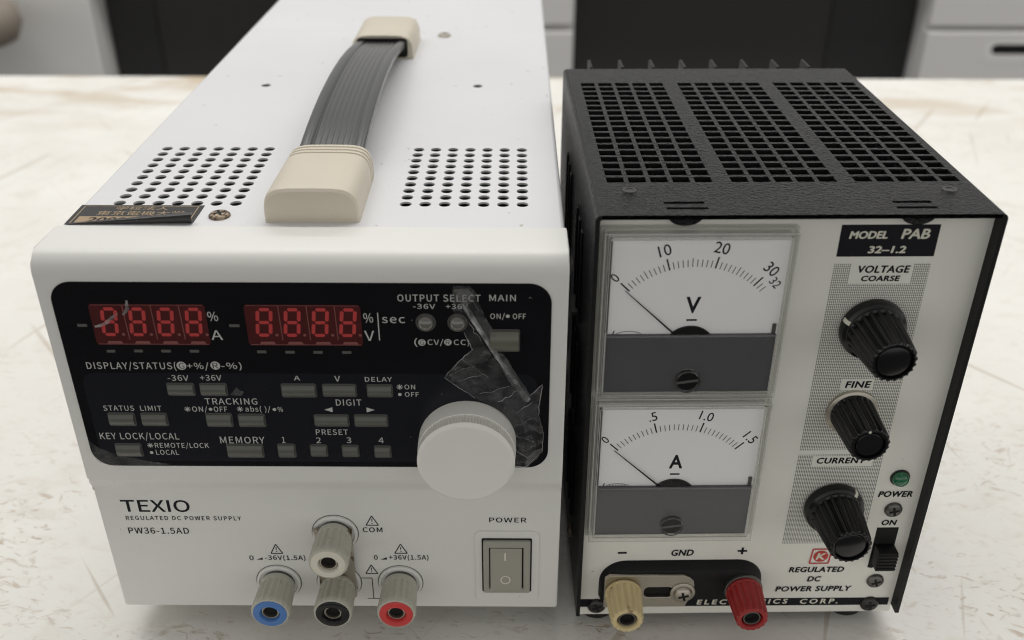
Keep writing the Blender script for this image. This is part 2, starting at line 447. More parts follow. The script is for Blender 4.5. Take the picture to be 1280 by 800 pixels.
def rrect(x0, x1, z0, z1, r, n=6):
    pts = []
    for cx, cz, a0 in ((x1 - r, z1 - r, 0), (x0 + r, z1 - r, pi / 2), (x0 + r, z0 + r, pi), (x1 - r, z0 + r, 1.5 * pi)):
        for k in range(n + 1):
            a = a0 + pi / 2 * k / n
            pts.append((cx + r * cos(a), cz + r * sin(a)))
    return pts

def circ(cx, cz, r, n=32): return [(cx + r * cos(2 * pi * k / n), cz + r * sin(2 * pi * k / n)) for k in range(n)]

def curve_mesh(cu):
    o = bpy.data.objects.new("tmp", cu); COL.objects.link(o)
    dg = bpy.context.evaluated_depsgraph_get(); dg.update()
    me = bpy.data.meshes.new_from_object(o.evaluated_get(dg))
    bpy.data.objects.remove(o); bpy.data.curves.remove(cu)
    return me

def plate(name, loops, y0, y1, material, parent, bev=0.0, smooth=30):
    """flat plate in the xz plane between y0 (front) and y1 (back); first loop outline, the others holes"""
    cu = bpy.data.curves.new("c", 'CURVE'); cu.dimensions = '2D'; cu.fill_mode = 'BOTH'
    th = abs(y1 - y0) / 2
    cu.extrude = max(0, th - bev); cu.bevel_depth = bev; cu.bevel_resolution = 2; cu.offset = -bev
    for lp in loops:
        s = cu.splines.new('POLY'); s.points.add(len(lp) - 1); s.use_cyclic_u = True
        for p, q in zip(s.points, lp): p.co = (q[0], q[1], 0, 1)
    me = curve_mesh(cu); yc = (y0 + y1) / 2
    for v in me.vertices:
        x, z, d = v.co; v.co = (x * S, (yc - d) * S, z * S)
    return link(name, me, material, parent, smooth)

CAP = {}
FONT = {}
try:                                    # the typeface that ships inside Blender; its built-in font serves if it is missing
    import os
    FONT['grotesque'] = bpy.data.fonts.load(os.path.join(bpy.utils.system_resource('DATAFILES'), "fonts", "Noto Sans CJK Regular.woff2"))
except Exception:
    pass
FACE = None
def text_bits(body, offset, spacing):
    cu = bpy.data.curves.new("t", 'FONT')
    if FACE in FONT: cu.font = FONT[FACE]
    cu.body = body; cu.size = 1.0; cu.offset = offset; cu.resolution_u = 3; cu.space_character = spacing
    me = curve_mesh(cu)
    vs = [v.co.copy() for v in me.vertices]; fs = [tuple(p.vertices) for p in me.polygons]
    bpy.data.meshes.remove(me); return vs, fs
def cap_height(offset):
    key = (FACE, offset)
    if key not in CAP:
        vs, _ = text_bits("H", offset, 1); CAP[key] = (max(v.y for v in vs) - min(v.y for v in vs), min(v.y for v in vs))
    return CAP[key]
def add_text(g, body, w, cap, put, offset=0.0, shear=0.0, spacing=1.0, bold=0.0):
    """put(x, y) maps flat letter coordinates (mm, origin at baseline start) to a 3D point in mm"""
    vs, fs = text_bits(body, offset, spacing)
    if not vs: return
    ch, base = cap_height(offset)
    x0, x1 = min(v.x for v in vs), max(v.x for v in vs)
    sz = cap / ch; sx = (w / (x1 - x0)) if w else sz
    if w and bold: sx = (w - bold) / (x1 - x0)
    for k, (da, db) in enumerate(((0, 0),) if not bold else ((0, 0), (bold, 0), (bold / 2, bold * .35), (bold / 2, -bold * .35))):
        bv = []                                  # a heavier weight is the letter struck again a hair to the side
        for v in vs:
            a, b = (v.x - x0) * sx + da, (v.y - base) * sz + db
            q = put(a + shear * b, b); bv.append(g.v((q[0], q[1] - .012 * k, q[2])))
        for f in fs: g.f([bv[i] for i in f])
def caption(items, y, material, parent, name="caption", offset=0.0, shear=0.0, spacing=1.0, bold=0.0):
    """items: (text, x, z, w, cap) printed on the front plane y"""
    g = G()
    for body, x, z, w, cap in items:
        add_text(g, body, w, cap, lambda a, b: (x + a, y, z + b), offset, shear, spacing, bold)
    return g.build(name, material, parent, recalc=False)

def flat_poly(g, pts, y, mi=None): g.f([g.v((x, y, z)) for x, z in pts], mi)
def ring_flat(g, cx, cz, r0, r1, y, n=28):
    a = [g.v((cx + r0 * cos(2 * pi * k / n), y, cz + r0 * sin(2 * pi * k / n))) for k in range(n)]
    b = [g.v((cx + r1 * cos(2 * pi * k / n), y, cz + r1 * sin(2 * pi * k / n))) for k in range(n)]
    for k in range(n): g.f((a[k], a[(k + 1) % n], b[(k + 1) % n], b[k]))
def stroke(g, x0, z0, x1, z1, w, y):
    d = Vector((x1 - x0, z1 - z0)); d.normalize(); nx, nz = -d.y * w / 2, d.x * w / 2
    flat_poly(g, [(x0 + nx, z0 + nz), (x0 - nx, z0 - nz), (x1 - nx, z1 - nz), (x1 + nx, z1 + nz)], y)

def thing(name, label, cat, loc=(0, 0, 0), rotz=0.0, group=None):
    o = bpy.data.objects.new(name, None); COL.objects.link(o)
    o.empty_display_size = 0.02
    o.location = Vector(loc) * S; o.rotation_euler = (0, 0, rotz)
    o['label'] = label; o['category'] = cat
    if group: o['group'] = group
    return o

def cross_screw(name, cx, cz, y, r, material, parent, slot='cross', rot=0.3, h=1.3):
    """pan-head screw, its head standing from y forwards, with a real recess"""
    g = G(); N = 32
    # head dome as grid rings with the recess cut as dark inset ribs
    g.lathe(cx, cz, [(y, r), (y - h * 0.45, r * 0.98), (y - h * 0.8, r * 0.82), (y - h, r * 0.5), (y - h * 1.03, 0)], N)
    o = g.build(name, material, parent, smooth=50)
    g = G()
    for k in range(2 if slot == 'cross' else 1):
        a = rot + k * pi / 2
        L = r * (0.56 if slot == 'cross' else 0.93); w = r * (0.13 if slot == 'cross' else 0.09)
        d = Vector((cos(a), sin(a))); p = Vector((-sin(a), cos(a)))
        q = [(cx + d.x * s * L + p.x * t * w, cz + d.y * s * L + p.y * t * w) for s, t in ((-1, -1), (1, -1), (1, 1), (-1, 1))]
        g.extrude_y(q, y - h * (1.10 + 0.01 * k), y - h * 0.7)
    g.build("screw_slot", M['hole'], o)
    return o

# ------------------------------------------------------------------ setting
g = G(); g.box(-7000, 7000, -7000, 5000, -760, -740)
fl = g.build("floor", M['floor']); fl['kind'] = 'structure'

bench = thing("workbench", "worn white workbench with brown scratches carrying both power supplies", "workbench", (0, 0, -740))
g = G(); g.box(-900, 1150, -75, 630.5, 712, 740, 1.2, 2)
g.build("tabletop", M['bench'], bench)
for x in (-850, 1060):
    for y in (-40, 550):
        g = G(); g.box(x, x + 45, y, y + 45, 0, 711.5, 2); g.build("leg", M['cab'], bench)
g = G(); g.box(-804, 1059, 560, 585, 640, 711, 1); g.build("apron", M['cab'], bench)

# far desk side: drawer pedestals with dark boards between them
def pedestal(x0, x1, fronts, label, light, handle_side, y=1300):
    t = thing("drawer_cabinet", label, "cabinet", ((x0 + x1) / 2, y, -740), 0, "grey drawer cabinets behind the bench")
    w = (x1 - x0) / 2; m = M['cab_light'] if light else M['cab']
    g = G(); g.box(-w, w, 12, 520, 0, 740, 3); g.build("carcass", m, t)
    for k_, (z0, z1) in enumerate(fronts):
        g = G(); g.box(-w + 1, w - 1, -8, 11.5, z0, z1, 4, 3); d = g.build("drawer", m, t)
        hz = 594
        if handle_side is not None and k_ == 1:
            hx = handle_side
            g = G()
            g.extrude_y(rrect(hx - 92, hx + 92, hz - 19, hz + 11, 14.5), -8.6, -7.5); g.build("handle_surround", M['cab_light'], d)
            g = G()
            g.extrude_y(rrect(hx - 82, hx + 82, hz - 7, hz + 8, 7.4), -8.9, -7.6); g.build("handle_recess", M['black_mat'], d)
    return t
pedestal(-1010, -516, [(10, 240), (248, 736)], "light grey drawer cabinet out of focus at the far left behind the bench", True, None)
pedestal(-200, 216, [(10, 240), (248, 619), (627, 736)], "grey drawer cabinet half hidden between the two power supplies", False, None)
pedestal(754, 1200, [(10, 240), (460, 621), (627, 736)], "grey drawer cabinet with a dark recessed handle at the far right", False, -37)
for (x0, x1), lab in (((-514, -202), "dark board behind the white power supply, left of the middle cabinet"), ((218, 752), "wide dark board behind the black power supply between two cabinets")):
    t = thing("modesty_board", lab, "board", ((x0 + x1) / 2, 1344, -740), 0, "dark boards under the far desk")
    w = (x1 - x0) / 2; xs = -w + 75 if x0 < 0 else w - 130
    if x0 < 0:
        g = G(); g.box(-w, xs, 0, 16, 0, 738); g.build("side_board", M['cab_dark'], t)
        g = G(); g.box(xs + .5, w, 3, 19, 0, 738); g.build("main_board", M['cab_dark_side'], t)
    else:
        g = G(); g.box(xs, w, 0, 16, 0, 738); g.build("side_board", M['cab_dark'], t)
        g = G(); g.box(-w, xs - .5, 3, 19, 0, 738); g.build("main_board", M['cab_dark_side'], t)
t = thing("desk_board", "pale desk top lying across the drawer cabinets behind the bench", "desk top", (90, 1300, 0.5))
g = G(); g.box(-1120, 1120, -20, 540, 0, 26, 3); g.build("board", M['cab_light'], t)
t = thing("tan_object", "unidentified tan rounded object out of focus in the far left corner", "tan_object", (-676, 1190, -682))  # guessed form for an unidentified tan shape
g = G(); g.lathe_z(0, 0, [(560, 0), (560, 60), (568, 82), (590, 92), (612, 88), (622, 70), (626, 0)], 32); g.build("seat", M['tan'], t, 60)
g = G(); g.lathe_z(0, 0, [(-38, 0), (-38, 25), (559, 25), (559, 0)], 20); g.build("post", M['cab_dark'], t, 40)
g = G(); g.lathe_z(0, 0, [(-58, 0), (-58, 160), (-46, 155), (-38.5, 40), (-38.5, 0)], 32); g.build("base", M['cab_dark'], t, 40)

# ------------------------------------------------------------------ white power supply
L = thing("white_power_supply", "larger white power supply with a grey strap handle, red digits and a torn clear film", "power supply", (0, 0, 0))
H = 136.9; DEEP = 330
# perforated steel cover
xa, xb = 1.7, 139.5
colL = [12.1 + 5.57 * i for i in range(7)]; colR = [94.35 + 5.6 * i for i in range(7)]
rows = [32.2 + 4.96 * j for j in range(10)]
cells = {}
xs, ys = {xa + 1.2, xb - 1.2}, {16.0, float(DEEP)}
for cxs in (colL, colR):
    for i, x in enumerate(cxs):
        xs |= {x - 2.45, x + 2.45}
        for y in rows: ys |= {y - 2.3, y + 2.3}; cells[(round(x, 2), round(y, 2))] = 1.72
for x, y, r in ((colL[3], 147.4, 1.9), (colR[3], 147.4, 1.9)):
    ys |= {y - 2.4, y + 2.4}; cells[(round(x, 2), round(y, 2))] = r
def lc(x0, x1, y0, y1):
    k = (round((x0 + x1) / 2, 2), round((y0 + y1) / 2, 2))
    return ('round', cells[k]) if k in cells and abs(x1 - x0) < 5.2 and abs(y1 - y0) < 5.2 else None
g = G(); g.grid_plate(xs, ys, H, 0.6, lc)
for sgn, xe in ((1, xa), (-1, xb)):
    prof = [(xe, 10), (xe, H - 1.2)] + [(xe + sgn * (1.2 - 1.2 * cos(a)), H - 1.2 + 1.2 * sin(a)) for a in (pi / 6, pi / 3, pi / 2)] + [(xe + sgn * 1.2, H - 1.0), (xe + sgn * 1.0, H - 1.4), (xe + sgn * 1.0, 10)]
    g.extrude_y(prof, 16, DEEP)
g.box(xa, xb, DEEP - 1, DEEP + 0.2, 10, H - 1.3)
bmesh.ops.remove_doubles(g.bm, verts=g.bm.verts, dist=1e-6)
cover = g.build("cover", M['body'], L, 35)
g = G(); g.box(xa + 1.1, xb - 1.1, 16.2, DEEP - 1.2, 10.2, 11.6); g.build("bottom_tray", M['interior'], L)
# something of the works shows through the vents
g = G()
g.box(20, 125, 30, 90, 100, 101.6); g.box(96, 112, 40, 62, 101.6, 118, .5); g.box(14, 30, 45, 60, 101.6, 121, .5); g.box(116, 127, 34, 78, 101.6, 112, .5)
g.build("circuit_board", M['board'], L)
# seam across the cover
g = G(); g.box(xa + 1.3, xb - 1.3, 234.4, 235.0, H + 0.01, H + 0.05); g.build("cover_seam", M['cab'], cover)
for x, y, r, mm in ((43.2, 23.2, 3.0, 'rust'), (93.3, 224.8, 2.9, 'dull_metal')):
    g = G(); g.lathe_z(x, y, [(H, r), (H + .5, r), (H + 1.0, r * .8), (H + 1.15, 0)], 24); o = g.build("screw", M[mm], L, 50)
    g = G(); a = .5
    for k in range(2):
        c, s_ = cos(a + k * pi / 2), sin(a + k * pi / 2)
        q = [(x + c * i * r * .55 - s_ * j * .35, y + s_ * i * r * .55 + c * j * .35) for i, j in ((-1, -1), (1, -1), (1, 1), (-1, 1))]
        lo = [g.v((*p, H + .5)) for p in q]; hi = [g.v((*p, H + 1.17 + .01 * k)) for p in q]
        g.f(hi); [g.f((lo[i], lo[(i + 1) % 4], hi[(i + 1) % 4], hi[i])) for i in range(4)]
    g.build("screw_slot", M['hole'], o)
for x in (22, 118):
    for y in (38, 300):
        g = G(); g.lathe_z(x, y, [(0, 0), (0, 7), (.8, 7.6), (10.2, 8.2), (10.2, 0)], 24); g.build("foot", M['rubber'], L, 40)

# moulded front bezel, upper half standing 2 mm forward
prof = [(0, 10), (0, 57.4)]
for k in range(7):
    u = k / 6; prof.append((-2 * (3 * u * u - 2 * u ** 3), 57.6 + 6.2 * u))
prof += [(-2, 131.2)]
for k in range(1, 9):
    a = pi / 2 * k / 8; prof.append((-2 + 4.6 * (1 - cos(a)), 131.2 + 5.9 * sin(a)))
prof += [(16, 137.1), (16, 10)]
g = G(); n_ = len(prof); g.extrude_x(prof, 0, 140)
eds = [e for e in g.bm.edges if abs(e.verts[0].co.x - e.verts[1].co.x) < 1e-7 and not (e.verts[0].co.y > .0159 and e.verts[1].co.y > .0159)]
bmesh.ops.bevel(g.bm, geom=eds, offset=0.6 * S, segments=2, profile=0.5, affect='EDGES', clamp_overlap=True)
bezel = g.build("front_bezel", M['bezel'], L, 28)
# cover lip line where bezel and steel meet
Y0 = -2.0
g = G(); g.extrude_y(rrect(3.4, 135.6, 68.8, 129.4, 6.0, 10), Y0 - 0.28, Y0 + 0.4)
panel = g.build("control_panel", M['panel'], L, 30)
YP = Y0 - 0.28
g = G(); flat_poly(g, rrect(6.2, 132.2, 70.6, 101.2, 4, 8), YP - 0.03); g.build("lower_print", M['panel_low'], panel)
YT = YP - 0.07
FACE = 'grotesque'
PANEL_TEXT = [
    ('%', 44.0, 117.9, 2.8, 2.72),
    ('A', 44.1, 112.0, 3.1, 2.94),
    ('DISPLAY/STATUS(', 8.4, 102.5, 24.6, 2.12),
    ('+%/', 36.0, 102.6, 6.0, 1.95),
    ('-%)', 45.4, 102.7, 5.6, 1.95),
    ('-36V', 30.0, 98.7, 5.8, 1.81),
    ('+36V', 39.0, 98.8, 5.9, 1.81),
    ('TRACKING', 39.1, 90.8, 14.7, 2.04),
    ('ON/', 35.1, 88.3, 4.3, 1.70),
    ('OFF', 41.2, 88.3, 3.8, 1.70),
    ('abs( )/', 50.1, 88.4, 7.1, 1.70),
    ('%', 59.2, 88.4, 1.5, 1.61),
    ('STATUS', 10.1, 88.5, 8.7, 1.70),
    ('LIMIT', 20.5, 88.5, 6.0, 1.70),
    ('KEY LOCK/LOCAL', 7.1, 78.5, 22.7, 2.22),
    ('REMOTE/LOCK', 22.3, 75.5, 15.6, 1.68),
    ('LOCAL', 22.2, 73.0, 6.6, 1.70),
    ('MEMORY', 41.4, 77.2, 12.8, 2.32),
    ('1', 59.2, 77.4, 0.9, 2.14),
    ('%', 85.5, 117.6, 2.6, 2.80),
    ('V', 85.4, 111.9, 2.7, 3.10),
    ('sec', 90.4, 117.5, 6.2, 2.40),
    ('OUTPUT SELECT', 94.9, 124.1, 21.9, 2.03),
    ('-36V', 98.9, 121.9, 5.9, 1.42),
    ('+36V', 107.6, 121.9, 5.9, 1.42),
    ('MAIN', 119.1, 124.3, 7.0, 1.87),
    ('ON/', 119.3, 118.9, 3.9, 1.60),
    ('OFF', 125.3, 118.9, 3.5, 1.59),
    ('(', 98.7, 110.6, 0.9, 1.97),
    ('CV/', 102.3, 110.7, 4.3, 1.65),
    ('CC)', 109.4, 110.7, 4.2, 1.65),
    ('A', 64.9, 99.0, 1.7, 1.46),
    ('V', 76.1, 98.7, 1.6, 1.81),
    ('DELAY', 84.5, 98.7, 7.5, 1.46),
    ('ON', 95.3, 96.2, 3.0, 1.48),
    ('OFF', 95.3, 93.7, 3.9, 1.49),
    ('DIGIT', 75.8, 90.6, 7.2, 2.04),
    ('PRESET', 69.2, 80.4, 9.2, 1.84),
    ('2', 69.0, 77.4, 1.4, 1.95),
    ('3', 77.7, 77.5, 1.4, 1.95),
    ('4', 86.9, 77.5, 1.5, 1.95),
]
BUTTONS = [
    ('n', 33.1, 95.8, 7.8, 4.4),
    ('n', 42.2, 95.8, 7.7, 4.4),
    ('n', 14.7, 85.5, 7.8, 4.7),
    ('n', 23.9, 85.5, 7.6, 4.7),
    ('n', 42.3, 85.4, 7.6, 4.9),
    ('n', 51.5, 85.3, 7.8, 4.7),
    ('n', 14.6, 74.6, 7.8, 4.9),
    ('n', 48.2, 74.5, 10.7, 5.1),
    ('n', 60.2, 74.6, 5.3, 5.1),
    ('n', 65.9, 95.6, 9.9, 4.7),
    ('n', 77.2, 95.7, 9.6, 4.4),
    ('n', 88.4, 95.6, 7.3, 4.4),
    ('n', 74.1, 85.4, 10.0, 4.3),
    ('n', 85.3, 85.4, 9.7, 4.4),
    ('n', 69.5, 74.7, 5.1, 4.5),
    ('n', 78.6, 74.6, 5.0, 4.5),
    ('n', 87.9, 74.4, 5.0, 4.5),
    ('main', 123.1, 112.1, 8.4, 7.1),
]
DASHES = [
    ('d', 10.0, 116.3, 2.6, 0.8),
    ('d', 50.8, 116.4, 2.8, 0.8),
    ('d', 16.1, 108.2, 2.3, 0.8),
    ('d', 23.6, 108.3, 2.4, 0.8),
    ('d', 31.1, 108.3, 2.6, 0.8),
    ('d', 38.8, 108.3, 2.5, 0.8),
    ('d', 57.1, 108.2, 2.5, 0.8),
    ('d', 64.8, 108.1, 2.5, 0.8),
    ('d', 72.4, 108.1, 2.5, 1.0),
    ('d', 80.2, 108.1, 2.5, 1.1),
]
DOTS = [
    ('G', 34.5, 103.6, 2.6, 2.9),
    ('R', 43.8, 103.7, 2.6, 2.9),
    ('dot', 40.3, 89.1, 1.0, 1.2),
    ('dot', 58.3, 89.1, 1.0, 1.2),
    ('dot', 20.9, 73.7, 0.9, 1.0),
    ('G', 100.8, 111.4, 2.0, 2.1),
    ('R', 107.8, 111.5, 2.0, 2.1),
    ('dot', 124.0, 119.7, 0.8, 1.0),
    ('dot', 93.9, 94.4, 0.9, 1.0),
    ('star', 33.8, 89.1, 1.6, 1.9),
    ('star', 48.6, 89.2, 1.6, 1.9),
    ('star', 21.0, 76.3, 1.7, 2.0),
    ('star', 94.0, 96.9, 1.7, 1.7),
    ('tri', 73.5, 89.1, 2.3, 1.7),
    ('trir', 85.4, 89.1, 2.3, 1.7),
    ('bar', 89.4, 116.3, 0.3, 8.6),
    ('led', 102.1, 117.7, 5.3, 6.1),
    ('led', 110.6, 117.7, 5.2, 6.1),
]
FRONT_TEXT = [
    ('TEXIO', 6.9, 49.4, 20.8, 4.44),
    ('REGULATED DC POWER SUPPLY', 7.4, 46.1, 35.2, 1.53),
    ('PW36-1.5AD', 7.2, 40.6, 18.7, 2.34),
    ('0', 43.0, 29.8, 1.4, 1.82),
    ('-36V(1.5A)', 47.9, 29.9, 12.7, 1.82),
    ('COM', 79.4, 41.6, 6.1, 1.85),
    ('0', 82.1, 30.2, 1.2, 1.82),
    ('+36V(1.5A)', 86.8, 30.3, 12.4, 1.82),
    ('POWER', 118.3, 45.8, 11.4, 1.82),
]
MARKS = [
    ('warn', 51.9, 34.5, 3.7, 3.8),
    ('warn', 82.5, 46.2, 3.8, 3.7),
    ('warn', 90.7, 34.8, 3.9, 3.8),
    ('warn', 81.0, 26.1, 3.8, 3.7),
    ('wedge', 46.2, 30.4, 2.0, 1.0),
    ('wedge', 85.1, 30.7, 2.0, 1.0),
]

def cap_at(i, extra=()): return [PANEL_TEXT[i]] + [PANEL_TEXT[j] for j in extra]
groups = [(0, 1), (2, 3, 4), (5,), (6,), (7,), (8, 9), (10, 11), (12,), (13,), (14,), (15,), (16,), (17,), (18,), (19, 20, 21), (22,), (23,), (24,), (25,), (26, 27), (28, 29, 30), (31,), (32,), (33,), (34, 35), (36,), (37,), (38,), (39,), (40,)]
for gr in groups:
    caption([PANEL_TEXT[i] for i in gr], YT, M['ink_grey'], panel, spacing=1.05, bold=.035)
# round marks, stars, arrows, bars printed on the panel
g = G()
for kind, x, z, w, h in DOTS:
    if kind in 'GR' and len(kind) == 1:
        flat_poly(g, circ(x, z, w / 2 * 1.02, 24), YT)
        cap_ = w * .70; ml = G()
        add_text(ml, kind, w * .58, cap_, lambda a, b: (x - w * .29 + a, YT - .03, z - cap_ / 2 + b), 0.0)
        ml.build('printed_letter', M['ink_black'], panel, recalc=False)
    elif kind == 'dot': flat_poly(g, circ(x, z, .52, 16), YT)
    elif kind == 'star':
        for k in range(4):
            a = pi * k / 4
            stroke(g, x - .9 * cos(a), z - .9 * sin(a), x + .9 * cos(a), z + .9 * sin(a), .2, YT - .002 * k)
    elif kind == 'tri': flat_poly(g, [(x - w / 2, z), (x + w / 2, z - h / 2), (x + w / 2, z + h / 2)], YT)
    elif kind == 'trir': flat_poly(g, [(x + w / 2, z), (x - w / 2, z + h / 2), (x - w / 2, z - h / 2)], YT)
    elif kind == 'bar': stroke(g, x, z - h / 2, x, z + h / 2, .28, YT)
g.build("printed_marks", M['ink_grey'], panel, recalc=False)
for _, x, z, w, h in DASHES:
    g = G(); g.box(x - w / 2, x + w / 2, YP - .12, YP + .1, z - .42, z + .42, .08); g.build("indicator", M['dash'], panel)

# seven-segment displays
SEG = [((-1, 1), (1, 1)), ((1, 1), (1, 0)), ((1, 0), (1, -1)), ((-1, -1), (1, -1)), ((-1, 0), (-1, -1)), ((-1, 1), (-1, 0)), ((-1, 0), (1, 0))]
def display(x0, x1, cxs):
    g = G(); g.extrude_y(rrect(x0, x1, 110.3, 122.9, 1.0, 4), YP - .10, YP + .1)
    d = g.build("display", M['window'], L)
    yd = YP - .14
    for i, cx in enumerate(cxs):
        g = G(); cz = 117.5; hw, hh, w = 1.75, 3.95, .98
        def P(a, b): return (cx + a * hw + 0.115 * b * hh, cz + b * hh)
        for (a, b) in SEG:
            p, q = Vector(P(*a)), Vector(P(*b)); dr = (q - p).normalized(); nr = Vector((-dr.y, dr.x)); gp = .3
            p2, q2 = p + dr * gp, q - dr * gp; t_ = w * .5
            flat_poly(g, [tuple(p2), tuple(p2 + dr * t_ * .8 + nr * t_), tuple(q2 - dr * t_ * .8 + nr * t_), tuple(q2), tuple(q2 - dr * t_ * .8 - nr * t_), tuple(p2 + dr * t_ * .8 - nr * t_)], yd)
        g.build("digit", M['segment'], d, recalc=False)
        g = G(); flat_poly(g, circ(cx + 3.0, 113.6, .42, 12), yd)
        g.build("decimal_point", M['divider'], d, recalc=False)
        g = G(); flat_poly(g, [(cx - 1.9, 110.7), (cx - 1.5, 111.5), (cx + 2.0, 111.5), (cx + 2.4, 110.7)], yd)
        g.build("display_foot", M['divider'], d, recalc=False)
    g = G()
    for a, b in zip(cxs, cxs[1:]):
        xm = (a + b) / 2 - .1; stroke(g, xm + .55, 122.6, xm + .75, 112.0, .22, yd + .01)
    xs_ = (x0 + .5, x1 - .5)
    stroke(g, xs_[0], 110.55, xs_[1], 110.55, .18, yd + .01); stroke(g, xs_[0], 122.65, xs_[1], 122.65, .14, yd + .01)
    g.build("divider_line", M['divider'], d, recalc=False)
    return d
display(12.8, 43.7, (17.6, 25.1, 32.6, 40.1))
display(54.0, 84.9, (58.9, 66.4, 73.9, 81.3))

# push buttons in their cut-outs
for kind, x, z, w, h in BUTTONS:
    w_, h_ = w - .8, h - 1.1
    y0 = YP
    g = G()
    g.extrude_y(rrect(x - w / 2, x + w / 2, z - h / 2, z + h / 2, .7, 4), y0 - .08, y0 + .2); so = g.build("button_socket", M['socket'], L)
    g = G(); N = 8; top = 1.0 if kind == 'n' else 1.7
    prof = [(y0 - .02, z - h_ / 2)]
    for k in range(N + 1):
        a = k / N; prof.append((y0 - top * (0.35 + 0.65 * sin(pi * a) ** .8), z - h_ / 2 + h_ * a))
    prof.append((y0 - .02, z + h_ / 2))
    g.extrude_x(prof, x - w_ / 2, x + w_ / 2)
    eds = [e for e in g.bm.edges if e.is_manifold and e.calc_face_angle(0) > .8]
    bmesh.ops.bevel(g.bm, geom=eds, offset=.16 * S, segments=2, profile=.5, affect='EDGES', clamp_overlap=True)
    g.build("button" if kind == 'n' else "main_button", M['button'] if kind == 'n' else M['mainbtn'], so, 30)
# two round lamps
for kind, x, z, w, h in DOTS:
    if kind != 'led': continue
    g = G(); g.lathe(x, z, [(YP, 2.75), (YP - .35, 2.7), (YP - .35, 2.25), (YP + .1, 2.2)], 32); so = g.build("lamp_ring", M['socket'], L, 40)
    g = G(); g.lathe(x, z, [(YP, 2.2), (YP - .9, 2.15), (YP - 1.6, 1.75), (YP - 2.0, 1.0), (YP - 2.15, 0)], 32); g.build("lens", M['led'], so, 60)

# jog dial
jx, jz, jr = 112.45, 78.4, 13.45
g = G()
g.lathe(jx, jz, [(Y0, jr + .45), (Y0 - 2.2, jr + .5), (Y0 - 6.4, jr + .35), (Y0 - 6.5, jr + .25, 1), (Y0 - 10.0, jr + .2, 1), (Y0 - 10.1, jr + .2), (Y0 - 10.85, jr - .6), (Y0 - 10.97, jr - 1.0), (Y0 - 10.95, jr - 1.4), (Y0 - 10.9, 0)], 900, (100, .5, 1.6))
g.build("jog_dial", M['knob_white'], L, 40)

# peeling protective film, torn and crumpled
def film(name, outline, y_of, material, step, parent=panel, amp=.35, seed=0, edge=()):
    xs_ = [p[0] for p in outline]; zs_ = [p[1] for p in outline]
    def inside(x, z):
        r = False; n_ = len(outline)
        for i in range(n_):
            a, b = outline[i], outline[i - 1]
            if (a[1] > z) != (b[1] > z) and x < (b[0] - a[0]) * (z - a[1]) / (b[1] - a[1]) + a[0]: r = not r
        return r
    pts = []; n_ = len(outline)
    for i in range(n_):
        a, b = Vector(outline[i]), Vector(outline[(i + 1) % n_]); k = max(1, int((b - a).length / step))
        nr = Vector((a.y - b.y, b.x - a.x)).normalized()
        for j in range(k):
            p = a.lerp(b, j / k)
            if j: p += nr * .28 * noise.noise((p.x * 1.3 + seed, p.y * 1.3, 0))
            pts.append(p)
    m_ = len(pts); ed = [(i, (i + 1) % m_) for i in range(m_)]
    x = min(xs_) + step / 2
    while x < max(xs_):
        z = min(zs_) + step / 2
        while z < max(zs_):
            jx_, jz_ = x + random.uniform(-.2, .2) * step, z + random.uniform(-.2, .2) * step
            if inside(jx_, jz_): pts.append(Vector((jx_, jz_)))
            z += step
        x += step
    vs, _, fs, *_ = delaunay_2d_cdt(pts, ed, [], 1, 1e-5)
    g = G(); out = []
    for p in vs:
        k = noise.fractal((p.x * .22 + seed, p.y * .22, seed), .8, 2.1, 4)
        k += .6 * abs(noise.noise((p.x * .35 + 9, p.y * .35, seed)))
        out.append(g.v((p.x, y_of(p.x, p.y) - amp * max(0, k + .25), p.y)))
    for f in fs: g.f([out[i] for i in f])
    o = g.build(name, material, parent, 180)
    if edge:                                     # a pale tube paints the highlight along the torn rim
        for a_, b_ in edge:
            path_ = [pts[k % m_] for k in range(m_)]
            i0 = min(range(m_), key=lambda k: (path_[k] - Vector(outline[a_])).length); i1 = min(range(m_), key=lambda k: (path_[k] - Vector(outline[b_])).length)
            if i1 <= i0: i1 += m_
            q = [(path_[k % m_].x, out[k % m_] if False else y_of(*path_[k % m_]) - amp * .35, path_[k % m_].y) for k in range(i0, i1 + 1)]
            e_ = G(); e_.tube(q, .11, 6); e_.build("torn_edge_glint", M['film_ridge'], panel, 60)
    return o
base = lambda x, z: YP - .25
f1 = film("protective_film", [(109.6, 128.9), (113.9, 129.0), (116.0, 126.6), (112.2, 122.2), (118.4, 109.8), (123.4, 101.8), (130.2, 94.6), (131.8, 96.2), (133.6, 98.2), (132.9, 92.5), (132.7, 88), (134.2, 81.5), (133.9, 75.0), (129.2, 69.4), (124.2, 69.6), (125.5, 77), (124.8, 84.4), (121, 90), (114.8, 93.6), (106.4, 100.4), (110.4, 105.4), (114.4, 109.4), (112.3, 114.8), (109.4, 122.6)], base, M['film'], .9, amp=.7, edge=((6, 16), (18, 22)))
film("film_corner", [(129.2, 69.5), (129.4, 73.2), (131.6, 76.0), (134.1, 76.8), (132.6, 73.2)], lambda x, z: YP - 1.2, M['film_fold'], .6, f1, .4, 3)
